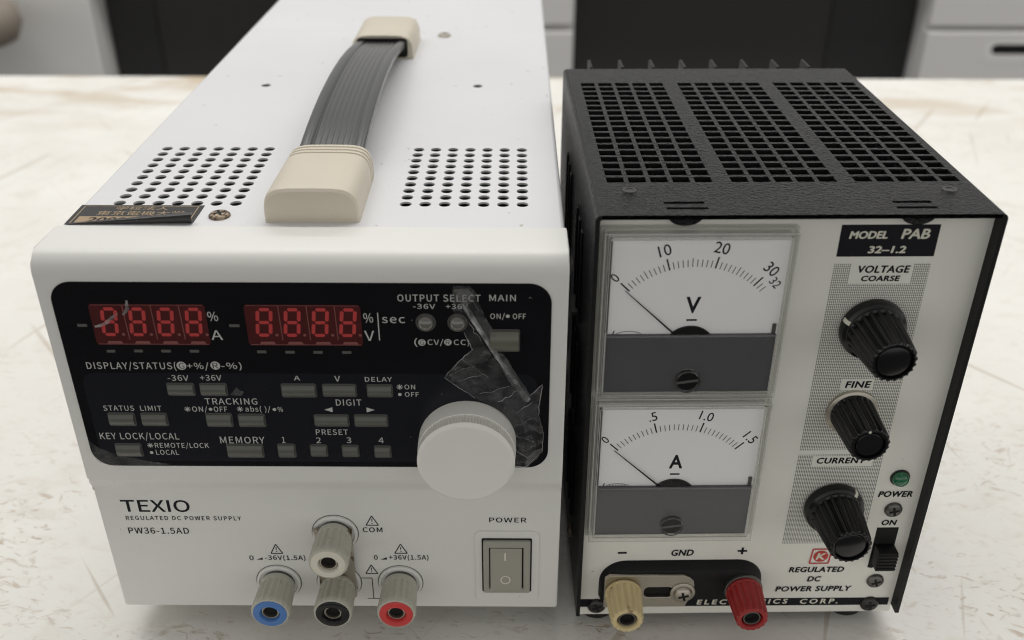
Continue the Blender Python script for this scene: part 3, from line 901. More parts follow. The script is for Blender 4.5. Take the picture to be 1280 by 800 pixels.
# the loose strip rolled over along the tear
def roll(c0, c1, w0, w1, lift0, lift1, n=26, m_=9, seed=0, name="rolled_film"):
    g = G(); rows_ = []
    c0, c1 = Vector(c0), Vector(c1); d = (c1 - c0).normalized(); nr = Vector((d.y, -d.x))
    for i in range(n + 1):
        u = i / n; c = c0.lerp(c1, u); w = w0 + (w1 - w0) * u; lf = lift0 + (lift1 - lift0) * u
        row = []
        for j in range(m_ + 1):
            a = j / m_; th = a * pi * 1.05
            off = nr * (w * (a - .5) + .18 * noise.noise((u * 9 + seed, a * 3, 1)))
            y = YP - .35 - lf * sin(th) - .25 * noise.noise((u * 14 + seed, a * 2.5, 5))
            p = c + off; row.append(g.v((p.x, y, p.y)))
        rows_.append(row)
    for a, b in zip(rows_, rows_[1:]):
        for j in range(m_): g.f((a[j], a[j + 1], b[j + 1], b[j]))
    return g.build(name, M['film_ridge'], f1, 180)
film("folded_strip", [(109.8, 128.7), (113.7, 128.8), (115.6, 126.4), (120.9, 113.9), (120.6, 112.2), (118.6, 111.9), (113.6, 121.8), (111.9, 123.4)], lambda x, z: YP - 1.3, M['film_fold'], .8, f1, .5, 3)
film("folded_strip", [(119.8, 110.0), (122.9, 108.4), (130.6, 94.6), (128.9, 92.6), (124.2, 99.6)], lambda x, z: YP - 1.0, M['film_fold'], .8, f1, .4, 6)
roll((111.9, 124.0), (121.2, 106.8), 1.7, 1.5, 1.6, 1.2, seed=1)
roll((120.6, 107.8), (129.6, 92.8), 1.3, 1.7, 1.2, .7, seed=4)
film("protective_film", [(3.7, 78), (6.2, 75.2), (10.5, 72.8), (18, 71.0), (26, 69.4), (8.0, 69.0), (5.2, 69.8), (3.8, 72.4)], lambda x, z: YP - .12, M['film_fold'], 1.0, panel, .12, 5)
film("film_shred", [(13.4, 116.4), (15.8, 117.2), (18.4, 119.2), (20.3, 120.6), (20.4, 119.8), (18.6, 118.2), (16.2, 116.4), (13.6, 115.8)], lambda x, z: YP - .22, M['film_ridge'], .6, panel, .25, 11)
film("film_shred", [(22.0, 119.6), (23.6, 121.4), (23.8, 124.0), (23.2, 124.2), (22.6, 121.6), (21.4, 119.8)], lambda x, z: YP - .22, M['film_ridge'], .6, panel, .25, 14)
film("film_shred", [(46.4, 94.2), (48.6, 96.6), (50.6, 95.0), (49.4, 93.8)], lambda x, z: YP - .2, M['film_fold'], .6, panel, .25, 17)

# film creases, their highlights drawn as thin whitened tubes
rc_ = random.Random(5)
for (xa_, za_, xb_, zb_) in ((113.6, 117.6, 116.8, 112.6), (108.0, 101.6, 114.5, 104.6), (109.6, 98.9, 117.0, 101.8), (112.0, 106.6, 119.0, 100.2), (116.0, 95.0, 124.4, 97.6), (121.4, 92.6, 126.6, 96.6), (126.2, 88.8, 130.8, 92.6), (126.4, 84.6, 132.0, 87.4), (126.6, 80.6, 131.4, 79.0), (125.8, 76.4, 129.6, 72.8), (128.0, 86.6, 129.6, 81.6), (113.2, 127.4, 116.0, 121.8)):
    q = []; nn = 7
    for k in range(nn):
        u = k / (nn - 1)
        q.append((xa_ + (xb_ - xa_) * u + rc_.uniform(-.35, .35), YP - .75 - .25 * sin(pi * u), za_ + (zb_ - za_) * u + rc_.uniform(-.35, .35)))
    g = G(); g.tube(q, rc_.uniform(.04, .08), 6); g.build("film_crease_glint", M['film_ridge'], panel, 80)
# lower front printing
Y1 = -.05
caption([FRONT_TEXT[0]], Y1, M['ink_black'], bezel, "brand_lettering", bold=.2)
caption([FRONT_TEXT[1]], Y1, M['ink_black'], bezel, spacing=1.1, bold=.08)
caption([FRONT_TEXT[2]], Y1, M['ink_black'], bezel, spacing=1.05, bold=.1)
for i in ((3, 4), (5,), (6, 7), (8,)):
    caption([FRONT_TEXT[j] for j in i], Y1, M['ink_black'], bezel, spacing=1.05, bold=.1)
for kind, x, z, w, h in MARKS:
    g = G()
    if kind == 'wedge': flat_poly(g, [(x - w / 2, z - h / 2), (x + w / 2, z - h / 2), (x + w / 2, z + h / 2)], Y1); g.build("printed_mark", M['ink_black'], bezel, recalc=False); continue
    A = [(x - w / 2, z - h / 2), (x + w / 2, z - h / 2), (x, z + h / 2)]
    for k in range(3): stroke(g, *A[k], *A[(k + 1) % 3], .34, Y1 - .002 * k)
    flat_poly(g, [(x - .16, z + .7), (x + .16, z + .7), (x + .1, z - .6), (x - .1, z - .6)], Y1 - .01)
    flat_poly(g, circ(x, z - 1.1, .2, 10), Y1 - .01)
    g.build("warning_mark", M['ink_black'], bezel, recalc=False)
g = G()
for k, q in enumerate(((77.6, 22.3, 80.9, 22.3), (80.9, 22.3, 80.9, 13.4), (78.9, 13.4, 82.7, 13.4))): stroke(g, *q, .3, Y1 - .002 * k)
g.build("printed_mark", M['ink_black'], bezel, recalc=False)

FACE = None
# mains rocker switch in its raised surround
sur = plate("switch_surround", [rrect(113.8, 133.8, 13.0, 42.4, 2.2, 6)], -.55, .3, M['bezel'], L, .25)
g = G(); g.extrude_y(rrect(115.9, 131.5, 17.3, 39.8, .5, 3), -.62, 0); g.build("switch_gap", M['hole'], sur)
fr = plate("switch_frame", [rrect(116.4, 131.0, 17.7, 39.2, .5, 3), rrect(118.2, 128.9, 19.5, 36.8, .3, 3)], -1.7, -.3, M['switch'], L, .2)
g = G(); g.extrude_y(rrect(118.0, 129.1, 19.3, 37.0, .3, 3), -.9, -.66); g.build("rocker_gap", M['hole'], fr)
g = G(); prof = [(-.8, 19.8), (-2.6, 19.8), (-2.2, 24), (-1.55, 30), (-1.5, 36.4), (-.8, 36.4)]
g.extrude_x(prof, 118.6, 128.4)
rk = g.build("rocker", M['switch'], fr, 20)
g = G()
g.f([g.v((122.95, -1.60, 31.4)), g.v((123.45, -1.60, 31.4)), g.v((123.45, -1.58, 34.6)), g.v((122.95, -1.58, 34.6))])
for k in range(28):
    a0, a1 = 2 * pi * k / 28, 2 * pi * (k + 1) / 28
    def yy(z_): return -2.6 + .4 * (z_ - 19.8) / 4.2 - .05 if z_ < 24 else -2.2 + .65 * (z_ - 24) / 6 - .05
    q = [(123.3 + r * cos(a), 23.9 + r * sin(a)) for r, a in ((1.6, a0), (1.6, a1), (1.25, a1), (1.25, a0))]
    g.f([g.v((x, yy(z), z)) for x, z in q])
g.build("switch_marks", M['ink_white'], rk, recalc=False)

# binding posts
def binding_post(x, z, ringmat, name="binding_post"):
    g = G(); g.lathe(x, z, [(.2, 7.0), (-.7, 6.9), (-.9, 6.6), (-.9, 6.1), (-.5, 6.0), (-.5, 0)], 48)
    col = g.build("collar", M['bezel'], L, 35)
    g = G(); g.lathe(x, z, [(-.5, 5.2), (-1.6, 5.2), (-1.6, 0)], 32); g.build("neck", M['socket'], col, 40)
    g = G(); ring_flat(g, x, z, 6.95, 7.25, -.03, 48); g.build("collar_gap", M['socket'], col, recalc=False)
    g = G()
    g.lathe(x, z, [(-1.5, 5.0), (-1.6, 5.35), (-3.4, 5.45), (-3.6, 5.5), (-3.8, 5.6, 1), (-11.4, 6.0, 1), (-11.7, 6.05, .5), (-13.0, 6.0, .5), (-13.4, 5.7), (-13.5, 5.2), (-13.2, 4.6)], 144, (18, .6, .8))
    cap_ = g.build("cap", M['term'], col, 32)
    g = G(); g.lathe(x, z, [(-13.0, 5.25), (-13.75, 5.15), (-14.0, 4.8), (-14.0, 3.2), (-13.6, 2.95), (-11.5, 2.8), (-11.5, 0)], 48)
    g.build("colour_ring", M[ringmat], cap_, 40)
    g = G(); g.lathe(x, z, [(-11.4, 2.7), (-12.9, 2.7), (-13.0, 2.6), (-13.0, 2.25), (-12.9, 2.2), (-11.3, 2.2)], 40); g.build("socket_sleeve", M['nickel'], cap_, 40)
    g = G(); flat_poly(g, circ(x, z, 2.25, 24), -11.6); g.build("socket_hole", M['hole'], cap_)
    return col
binding_post(51.2, 20.6, 'blue'); binding_post(70.4, 20.6, 'black'); binding_post(89.9, 20.6, 'red'); binding_post(70.9, 41.2, 'term_white')
# shorting link joining the two middle posts
g = G()
w0 = 5.1
g.extrude_y([(64.6, 45.0), (67.2, 43.6), (74.2, 43.6), (76.6, 45.0), (76.3, 42), (76.0, 16.6), (74.6, 15.6), (66, 15.6), (64.8, 16.6), (65.0, 42)], -2.5, -1.6)
g.build("shorting_link", M['dull_metal'], L)

# strap handle
def end_cap(y0, y1, ridged_rear):
    g = G(); xc, w, hh = 69.8, 13.15, 10.2
    def sect(y, sc, top):
        pts = []
        for k in range(21):
            a = pi * k / 20; c, s_ = cos(a), sin(a)
            # squarish arch
            px_ = xc + sc * w * (abs(c) ** .42) * (1 if c > 0 else -1); pz = H + top * (abs(s_) ** .5)
            pts.append((px_, y, pz))
        return [g.v(p) for p in pts]
    if ridged_rear: seq = [(y0 - .0, .955, .90), (y0 + .6, .99, .975), (y0 + 1.6, 1, 1), (y1 - 8, .985, .98)]
    else: seq = [(y0, .985, .98), (y0 + 8, .985, .98)]
    st = y1 - 8 if ridged_rear else y0
    L_ = []
    if ridged_rear:
        L_ = list(seq)
        for k in range(3): L_ += [(st + .1 + 2.4 * k, .985, .98), (st + .4 + 2.4 * k, .945, .93), (st + 1.0 + 2.4 * k, .945, .93), (st + 1.3 + 2.4 * k, .98, .976)]
        L_ += [(y1, .965, .955)]
    else:
        L_ = [(y0, .965, .955)]
        for k in range(3): L_ += [(y0 + .7 + 2.4 * k, .98, .976), (y0 + 1.1 + 2.4 * k, .968, .962), (y0 + 1.5 + 2.4 * k, .968, .962), (y0 + 1.9 + 2.4 * k, .985, .98)]
        L_ += [(y1 - 1.6, 1, 1), (y1 - .6, .99, .975), (y1, .955, .9)]
    rings = [sect(y, s_, hh * t_) for y, s_, t_ in L_]
    for a, b in zip(rings, rings[1:]):
        for k in range(20): g.f((a[k], a[k + 1], b[k + 1], b[k]))
    g.f(rings[0][::-1]); g.f(rings[-1])
    return g.build("handle_cap", M['beige'], L, 32)
end_cap(19.0, 54.5, True); end_cap(186.0, 220.0, False)
# dark mouth of each cap
for y in (54.55, 185.95):
    g = G(); flat_poly(g, rrect(59.2, 80.4, H + .6, H + 8.6, 1.5, 4), y); g.build("cap_mouth", M['hole'], L)
# strap: ribbed cross-section swept over a low arch
sec = []
prof_top = []
nx = 81
for k in range(nx):
    x = -10 + 20 * k / (nx - 1); ax = abs(x)
    if ax > 6.6: zt = 1.15 + .85 * math.sqrt(max(0, 1 - ((ax - 8.3) / 1.75) ** 2))
    else: zt = 1.15 + .4 * abs(cos(pi * x / 1.75)) ** .7 * (1 if ax < 6.1 else 0)
    prof_top.append((x, zt))
prof_bot = [(9.6, -1.2), (0, -1.4), (-9.6, -1.2)]
sec = prof_top + prof_bot
path = []
for k in range(49):
    y = 48 + (192 - 48) * k / 48
    u = (y - 120) / 72
    z = 148.6 - 7.3 * abs(u) ** 2.1 - (1.5 if abs(u) > .93 else 0) * 0
    path.append((y, z))
g = G(); rings = []
for i, (y, z) in enumerate(path):
    a, b = path[max(0, i - 1)], path[min(48, i + 1)]; d = Vector((b[0] - a[0], b[1] - a[1])).normalized(); nrm = Vector((-d.y, d.x))
    rings.append([g.v((69.7 + x, y + nrm.x * h_, z + nrm.y * h_)) for x, h_ in sec])
for a, b in zip(rings, rings[1:]):
    for k in range(len(sec)): g.f((a[k], a[(k + 1) % len(sec)], b[(k + 1) % len(sec)], b[k]))
g.f(rings[0]); g.f(rings[-1][::-1])
g.build("handle_strap", M['strap'], L, 50)

# inventory sticker with its front edge curling up
g = G(); zS = H + .06
fold = lambda x: 17.0 + .045 * (x - 2)
N = 30; back, front = [], []
for k in range(N + 1):
    x = 1.9 + 35.2 * k / N
    back.append(g.v((x, 30.6, zS))); front.append(g.v((x, fold(x), zS)))
for k in range(N): g.f((front[k], front[k + 1], back[k + 1], back[k]))
st = g.build("inventory_sticker", M['black'], L, recalc=False)
g = G(); rows_ = []
for k in range(N + 1):
    x = 3.0 + 34.0 * k / N; r = .12 + .040 * (x - 3.0)
    row = []
    for j in range(13):
        a = pi * 1.12 * j / 12
        row.append(g.v((x + .3 * j / 12, fold(x) - r * sin(a) * .9 + (.5 if j == 12 else 0), zS + r * (1 - cos(a)) + .02)))
    rows_.append(row)
for a, b in zip(rows_, rows_[1:]):
    for j in range(12): g.f((a[j], a[j + 1], b[j + 1], b[j]))
curl = g.build("curled_edge", speckled(mat('sticker_back', (0.012, 0.012, 0.012), 0.3, bump=.3, bscale=900), (.35, .35, .35), 700, .72, .76), st, 180)
gg = G(); zt = zS + .03
def onTop(x, y): return lambda a, b: (x + a, y + b, zt)
add_text(gg, "\u5b66\u6821\u6cd5\u4eba", 15.0, 1.75, onTop(12.5, 27.3))
add_text(gg, "\u6771\u4eac\u96fb\u6a5f\u5927\u5b66", 24.5, 2.25, onTop(8.3, 23.6))
def tstroke(x0, y0, x1, y1, w):
    d = Vector((x1 - x0, y1 - y0)).normalized(); nx_, ny_ = -d.y * w / 2, d.x * w / 2
    gg.f([gg.v((x0 + nx_, y0 + ny_, zt)), gg.v((x0 - nx_, y0 - ny_, zt)), gg.v((x1 - nx_, y1 - ny_, zt)), gg.v((x1 + nx_, y1 + ny_, zt))])
tstroke(3.2, 29.8, 35.6, 29.8, .3); tstroke(3.2, 18.0, 3.2, 29.8, .3); tstroke(35.6, 20.2, 35.6, 29.8, .3)
gg.f([gg.v((x, y, zt)) for x, y in ((4.2, 17.8), (31, 19.2), (31, 22.6), (4.2, 22.6))])
gg.build("sticker_print", M['gold'], st, recalc=False)
gg = G(); zt = zS + .06
add_text(gg, "2000F", 13.0, 3.2, onTop(7.0, 18.7), 0.02, .15)
gg.build("sticker_number", M['ink_black'], st, recalc=False)

# ------------------------------------------------------------------ black power supply
Rr = thing("black_power_supply", "smaller black power supply with two analogue meters, three black knobs and a perforated top", "power supply", (146.08, -2.19, 0), 0.0211)
W, HT, D = 104.8, 148.8, 131.5
gx = [5.0, 38.9, 72.6]; colx = []
for g0 in gx:
    for i in range(5): colx.append((g0 + 5.99 * i, g0 + 5.99 * i + 4.75))
rowy = [(21.9 + 5.19 * j, 21.9 + 5.19 * j + 3.75) for j in range(18)]
slots = [(18.3, 28.8, 7.2, 8.7), (18.5, 29.2, 3.7, 5.1), (77.8, 88.0, 7.2, 8.7), (77.6, 88.2, 3.7, 5.1)]
xs, ys = {1.5, W - 1.5}, {0.0, D}
for a, b in colx: xs |= {a, b}
for a, b in rowy: ys |= {a, b}
for a, b, c, d in slots: xs |= {a, b}; ys |= {c, d}
def rc(x0, x1, y0, y1):
    cx, cy = (x0 + x1) / 2, (y0 + y1) / 2
    if any(a < cx < b for a, b in colx) and any(a < cy < b for a, b in rowy): return 'hole'
    if any(a < cx < b and c < cy < d for a, b, c, d in slots): return 'hole'
    return None
g = G(); g.grid_plate(xs, ys, HT, 1.2, rc)
for sgn, xe in ((1, 0.0), (-1, W)):
    prof = [(xe, 8)] + [(xe, HT - 1.5)] + [(xe + sgn * (1.5 - 1.5 * cos(a)), HT - 1.5 + 1.5 * sin(a)) for a in (pi / 8, pi / 4, 3 * pi / 8, pi / 2)] + [(xe + sgn * 1.5, HT - 1.2), (xe + sgn * 1.2, HT - 1.6), (xe + sgn * 1.2, 8)]
    g.extrude_y(prof, 0, D)
bmesh.ops.remove_doubles(g.bm, verts=g.bm.verts, dist=1e-6)
case = g.build("case_cover", [M['enamel'], M['black_mat']], Rr, 35)
for p_ in case.data.polygons:                    # plain black paint inside and on the bare sheet edge
    c_ = p_.center / S
    if (1.1 < c_.x < 1.3 or W - 1.3 < c_.x < W - 1.1 or c_.y < .01 or (abs(p_.normal.z) < .5 and HT - 1.21 < c_.z and 2 < c_.x < W - 2)) and c_.z < HT - .01: p_.material_index = 1
# louvres pressed into the side, the near ends in sight between the two units
for i in range(3):
    for z in (24, 62, 100):
        g = G(); g.box(-.5, .05, 30 + 9 * i + (0 if z else 0), 33 + 9 * i, z, z + 30, .2); g.build("louvre", M['black_mat'], case)
        g = G(); g.box(-.5, .05, 75 + 9 * i, 78 + 9 * i, z, z + 30, .2); g.build("louvre", M['black_mat'], case)
g = G(); g.lathe(0, 0, [(0, 0), (0, 2.6), (-.8, 2.4), (-1.3, 0)], 20)
sc = g.build("side_screw", M['rust'], case, 50)
for v_ in sc.data.vertices: x, y, z = v_.co; v_.co = (y, x + .030, z + .018)
g = G(); g.box(1.4, W - 1.4, 5.6, D - 1, 4.6, 6.2); g.box(1.4, W - 1.4, D - 1.2, D - .1, 6.2, HT - 1.4); g.build("chassis", M['black_mat'], Rr)
g = G(); g.box(10, 60, 60, 100, 30, 110, 2); g.box(70, 95, 30, 60, 90, 128, 3); g.box(8, 98, 112, 116, 20, 120); g.build("transformer", M['interior'], Rr)
g = G(); g.box(30, 95, 24, 26, 60, 128); g.build("circuit_board", M['board'], Rr)
for x, y in ((10.4, 16.3), (96.0, 16.1)):
    g = G(); g.lathe_z(x, y, [(HT, 2.1), (HT + .25, 1.9), (HT + .3, 1.2), (HT + .08, 1.0), (HT + .08, 0)], 20); g.build("set_screw", M['dark_screw'], case, 40)
for x in (23.2, 82.9):
    g = G(); pts = [(x + 4.4 * cos(a), 147.5 + 2.6 * sin(a)) for a in [pi + pi * k / 16 for k in range(17)]]
    g.extrude_y(pts, 2.2, 3.7); g.build("latch_tab", M['enamel'], case, 40)
for x, y in ((7.8, 12.5), (91.5, 12.5), (7.8, 118), (91.5, 118)):
    g = G(); g.lathe_z(x, y, [(0, 0), (0, 5.9), (.6, 6.4), (4.7, 6.6), (4.7, 0)], 28); g.build("foot", M['rubber'], Rr, 40)
# heat sink on the back
g = G(); g.box(4, W - 4, D + .1, D + 3, 14, HT - 2, .4); hs = g.build("heat_sink", M['enamel'], Rr)
for i in range(8):
    x = 10.6 + 11.58 * i; g = G(); g.box(x - .55, x + .55, D + 3.05, D + 13.5, 14, HT - .2, .3); g.build("fin", M['black_mat'], hs)

# ivory front panel
PF = 4.0
face = None
g = G(); g.box(.75, 103.9, PF, PF + 1.5, 4.6, 147.3, .25); face = g.build("front_panel", M['face'], Rr)
yP = PF - .05
g = G(); flat_poly(g, [(64.2, 135.0), (90.0, 135.0), (90.0, 144.2), (64.2, 144.2)], yP); plaque = g.build("name_plaque", M['ink_black'], face, recalc=False)
caption([('MODEL', 66.6, 140.3, 10.1, 2.0), ('PAB', 80.2, 140.2, 7.4, 2.7), ('32\u20131.2', 72.2, 136.1, 10.0, 1.9)], yP - .05, M['ink_white'], plaque, shear=.15, bold=.28)
for x0, x1, z0, z1 in ((64.1, 89.7, 71.3, 133.0), (63.9, 89.4, 34.8, 69.7)):
    g = G(); flat_poly(g, [(x0, z0), (x1, z0), (x1, z1), (x0, z1)], yP); ht = g.build("halftone_print", M['halftone'], face, recalc=False)
for x0, x1, z0, z1 in ((68.6, 85.3, 126.9, 133.1), (72.4, 81.5, 92.6, 96.6), (68.4, 86.6, 65.4, 69.2)):
    g = G(); flat_poly(g, [(x0, z0), (x1, z0), (x1, z1), (x0, z1)], yP - .04); g.build("caption_patch", M['face'], face, recalc=False)
yT = yP - .09
for it in ((('VOLTAGE', 70.3, 130.3, 14.0, 2.03), ('COARSE', 71.8, 127.8, 10.4, 1.52)), (('FINE', 73.6, 93.6, 7.1, 2.1),), (('CURRENT', 69.6, 66.5, 14.6, 2.04),), (('POWER', 90.7, 53.4, 10.5, 2.1),), (('ON', 93.7, 42.1, 4.6, 2.0),),
           (('OFF', 93.0, 24.2, 4.4, 1.9),), (('REGULATED', 67.8, 22.6, 17.6, 2.1), ('DC', 74.3, 18.5, 4.2, 2.1), ('POWER SUPPLY', 64.6, 14.2, 24.4, 2.1)), (('GND', 29.3, 30.2, 7.1, 2.4),)):
    caption(list(it), yT, M['ink_black'], face, shear=.15, spacing=1.08, bold=.24)
g = G(); stroke(g, 12.6, 31.6, 15.4, 31.6, .75, yT); stroke(g, 50.4, 31.9, 53.4, 31.9, .7, yT); stroke(g, 51.9, 30.5, 51.9, 33.3, .7, yT - .01)
g.build("polarity_marks", M['ink_black'], face, recalc=False)
g = G(); flat_poly(g, [(.85, 8.1), (102.6, 7.6), (102.6, 10.9), (.85, 11.6)], yP); band = g.build("maker_band", M['ink_black'], face, recalc=False)
caption([('ELECTRONICS', 39.6, 8.75, 29.6, 2.0), ('CORP.', 73.3, 8.6, 12.6, 2.0)], yP - .05, M['ink_white'], band, shear=.15, spacing=1.45, bold=.22)
# maker's badge: red outlined square with a round K mark
g = G()
for k, q in enumerate(((73.9, 26.3, 79.9, 26.3), (79.9, 26.3, 80.3, 32.3), (80.3, 32.3, 74.3, 32.3), (74.3, 32.3, 73.9, 26.3))): stroke(g, *q, .5, yT - .004 * k)
flat_poly(g, circ(77.1, 29.3, 2.35, 28), yT)
bd = g.build("maker_badge", M['ink_red'], face, recalc=False)
g = G(); add_text(g, 'K', 3.0, 2.7, lambda a, b: (75.6 + a, yT - .05, 27.95 + b), .035, .2); g.build("badge_letter", M['ink_white'], bd, recalc=False)

# control knobs
def knob(x, z, name, ptr, skirt=True):
    g = G(); y0 = PF
    if skirt:
        g.lathe(x, z, [(y0 - .4, 8.6), (y0 - .6, 9.0), (y0 - 2.2, 9.0), (y0 - 3.0, 8.7), (y0 - 3.5, 7.9), (y0 - 3.9, 7.75), (y0 - 4.0, 7.6, 0), (y0 - 4.2, 7.6, 1), (y0 - 17.5, 6.25, 1), (y0 - 17.9, 6.15, .8), (y0 - 18.2, 5.7, .3), (y0 - 18.3, 5.3), (y0 - 18.25, 5.0), (y0 - 17.3, 4.75), (y0 - 17.3, 4.5), (y0 - 17.8, 4.35), (y0 - 17.95, 4.1), (y0 - 17.95, 0)], 168, (21, .85, 1.0))
    else:
        g.lathe(x, z, [(y0 - 1.4, 6.3), (y0 - 1.5, 6.4), (y0 - 2.0, 6.4, 1), (y0 - 15.6, 5.75, 1), (y0 - 16.1, 5.65, .8), (y0 - 16.4, 5.25, .3), (y0 - 16.5, 4.9), (y0 - 16.45, 4.3), (y0 - 15.5, 4.1), (y0 - 15.5, 3.85), (y0 - 16.0, 3.7), (y0 - 16.15, 3.5), (y0 - 16.15, 0)], 160, (20, .7, 1.0))
    k = g.build(name, M['black'], Rr, 32)
    if skirt:
        a = ptr; g = G(); d = Vector((cos(a), sin(a))); nr = Vector((-d.y, d.x)); pts = []
        P = [(9.06, PF - 1.2), (9.06, PF - 2.3), (8.72, PF - 3.06), (7.95, PF - 3.56)]
        rows_ = [[g.v((x + d.x * r + nr.x * s_, y, z + d.y * r + nr.y * s_)) for s_ in (-.6, .6)] for r, y in P]
        for p, q in zip(rows_, rows_[1:]): g.f((p[0], p[1], q[1], q[0]))
        g.build("pointer_line", M['ink_white'], k, recalc=False)
    else:
        a = ptr; g = G(); flat_poly(g, circ(x + 4.65 * cos(a), z + 4.65 * sin(a), .4, 14), PF - 16.54); g.build("pointer_dot", M['ink_white'], k, recalc=False)
        g = G(); g.lathe(x, z, [(PF, 7.4), (PF - 1.1, 7.35), (PF - 1.3, 7.1), (PF - 1.3, 0)], 48); g.build("washer", M['nickel'], k, 40)
    return k
knob(77.4, 113.5, "voltage_knob", radians(158)); knob(76.9, 85.4, "fine_knob", radians(100), False); knob(77.4, 50.0, "current_knob", radians(52))

# pilot lamp, screws, slide switch
g = G(); g.lathe(96.0, 60.8, [(PF, 3.0), (PF - .4, 2.95), (PF - .4, 2.5), (PF, 2.5)], 32); pl = g.build("pilot_lamp", M['dark_screw'], Rr, 40)
g = G(); g.lathe(96.0, 60.8, [(PF, 2.5), (PF - 1.2, 2.45), (PF - 2.0, 2.0), (PF - 2.4, 1.1), (PF - 2.5, 0)], 28); g.build("lens", M['green'], pl, 60)
cross_screw("screw", 96.4, 48.4, PF, 2.75, M['steel_screw'], Rr, rot=.25)
cross_screw("screw", 96.4, 18.6, PF, 2.75, M['steel_screw'], Rr, rot=.35)
cross_screw("screw", 96.4, 8.4, PF, 3.0, M['dark_screw'], Rr, rot=.2)
cross_screw("screw", 6.9, 8.7, PF, 3.0, M['dark_screw'], Rr, rot=.4)
g = G(); g.box(92.9, 99.7, PF - .12, PF + .2, 24.3, 41.0); sw = g.build("slide_switch", M['hole'], Rr)
g = G(); g.box(93.3, 99.5, PF - 4.7, PF - .2, 26.9, 34.4, .35)
for k in range(5): g.box(93.35, 99.45, PF - 4.95, PF - 4.65, 27.6 + 1.35 * k, 28.2 + 1.35 * k, .1)
g.build("slider", M['black_mat'], sw, 40)

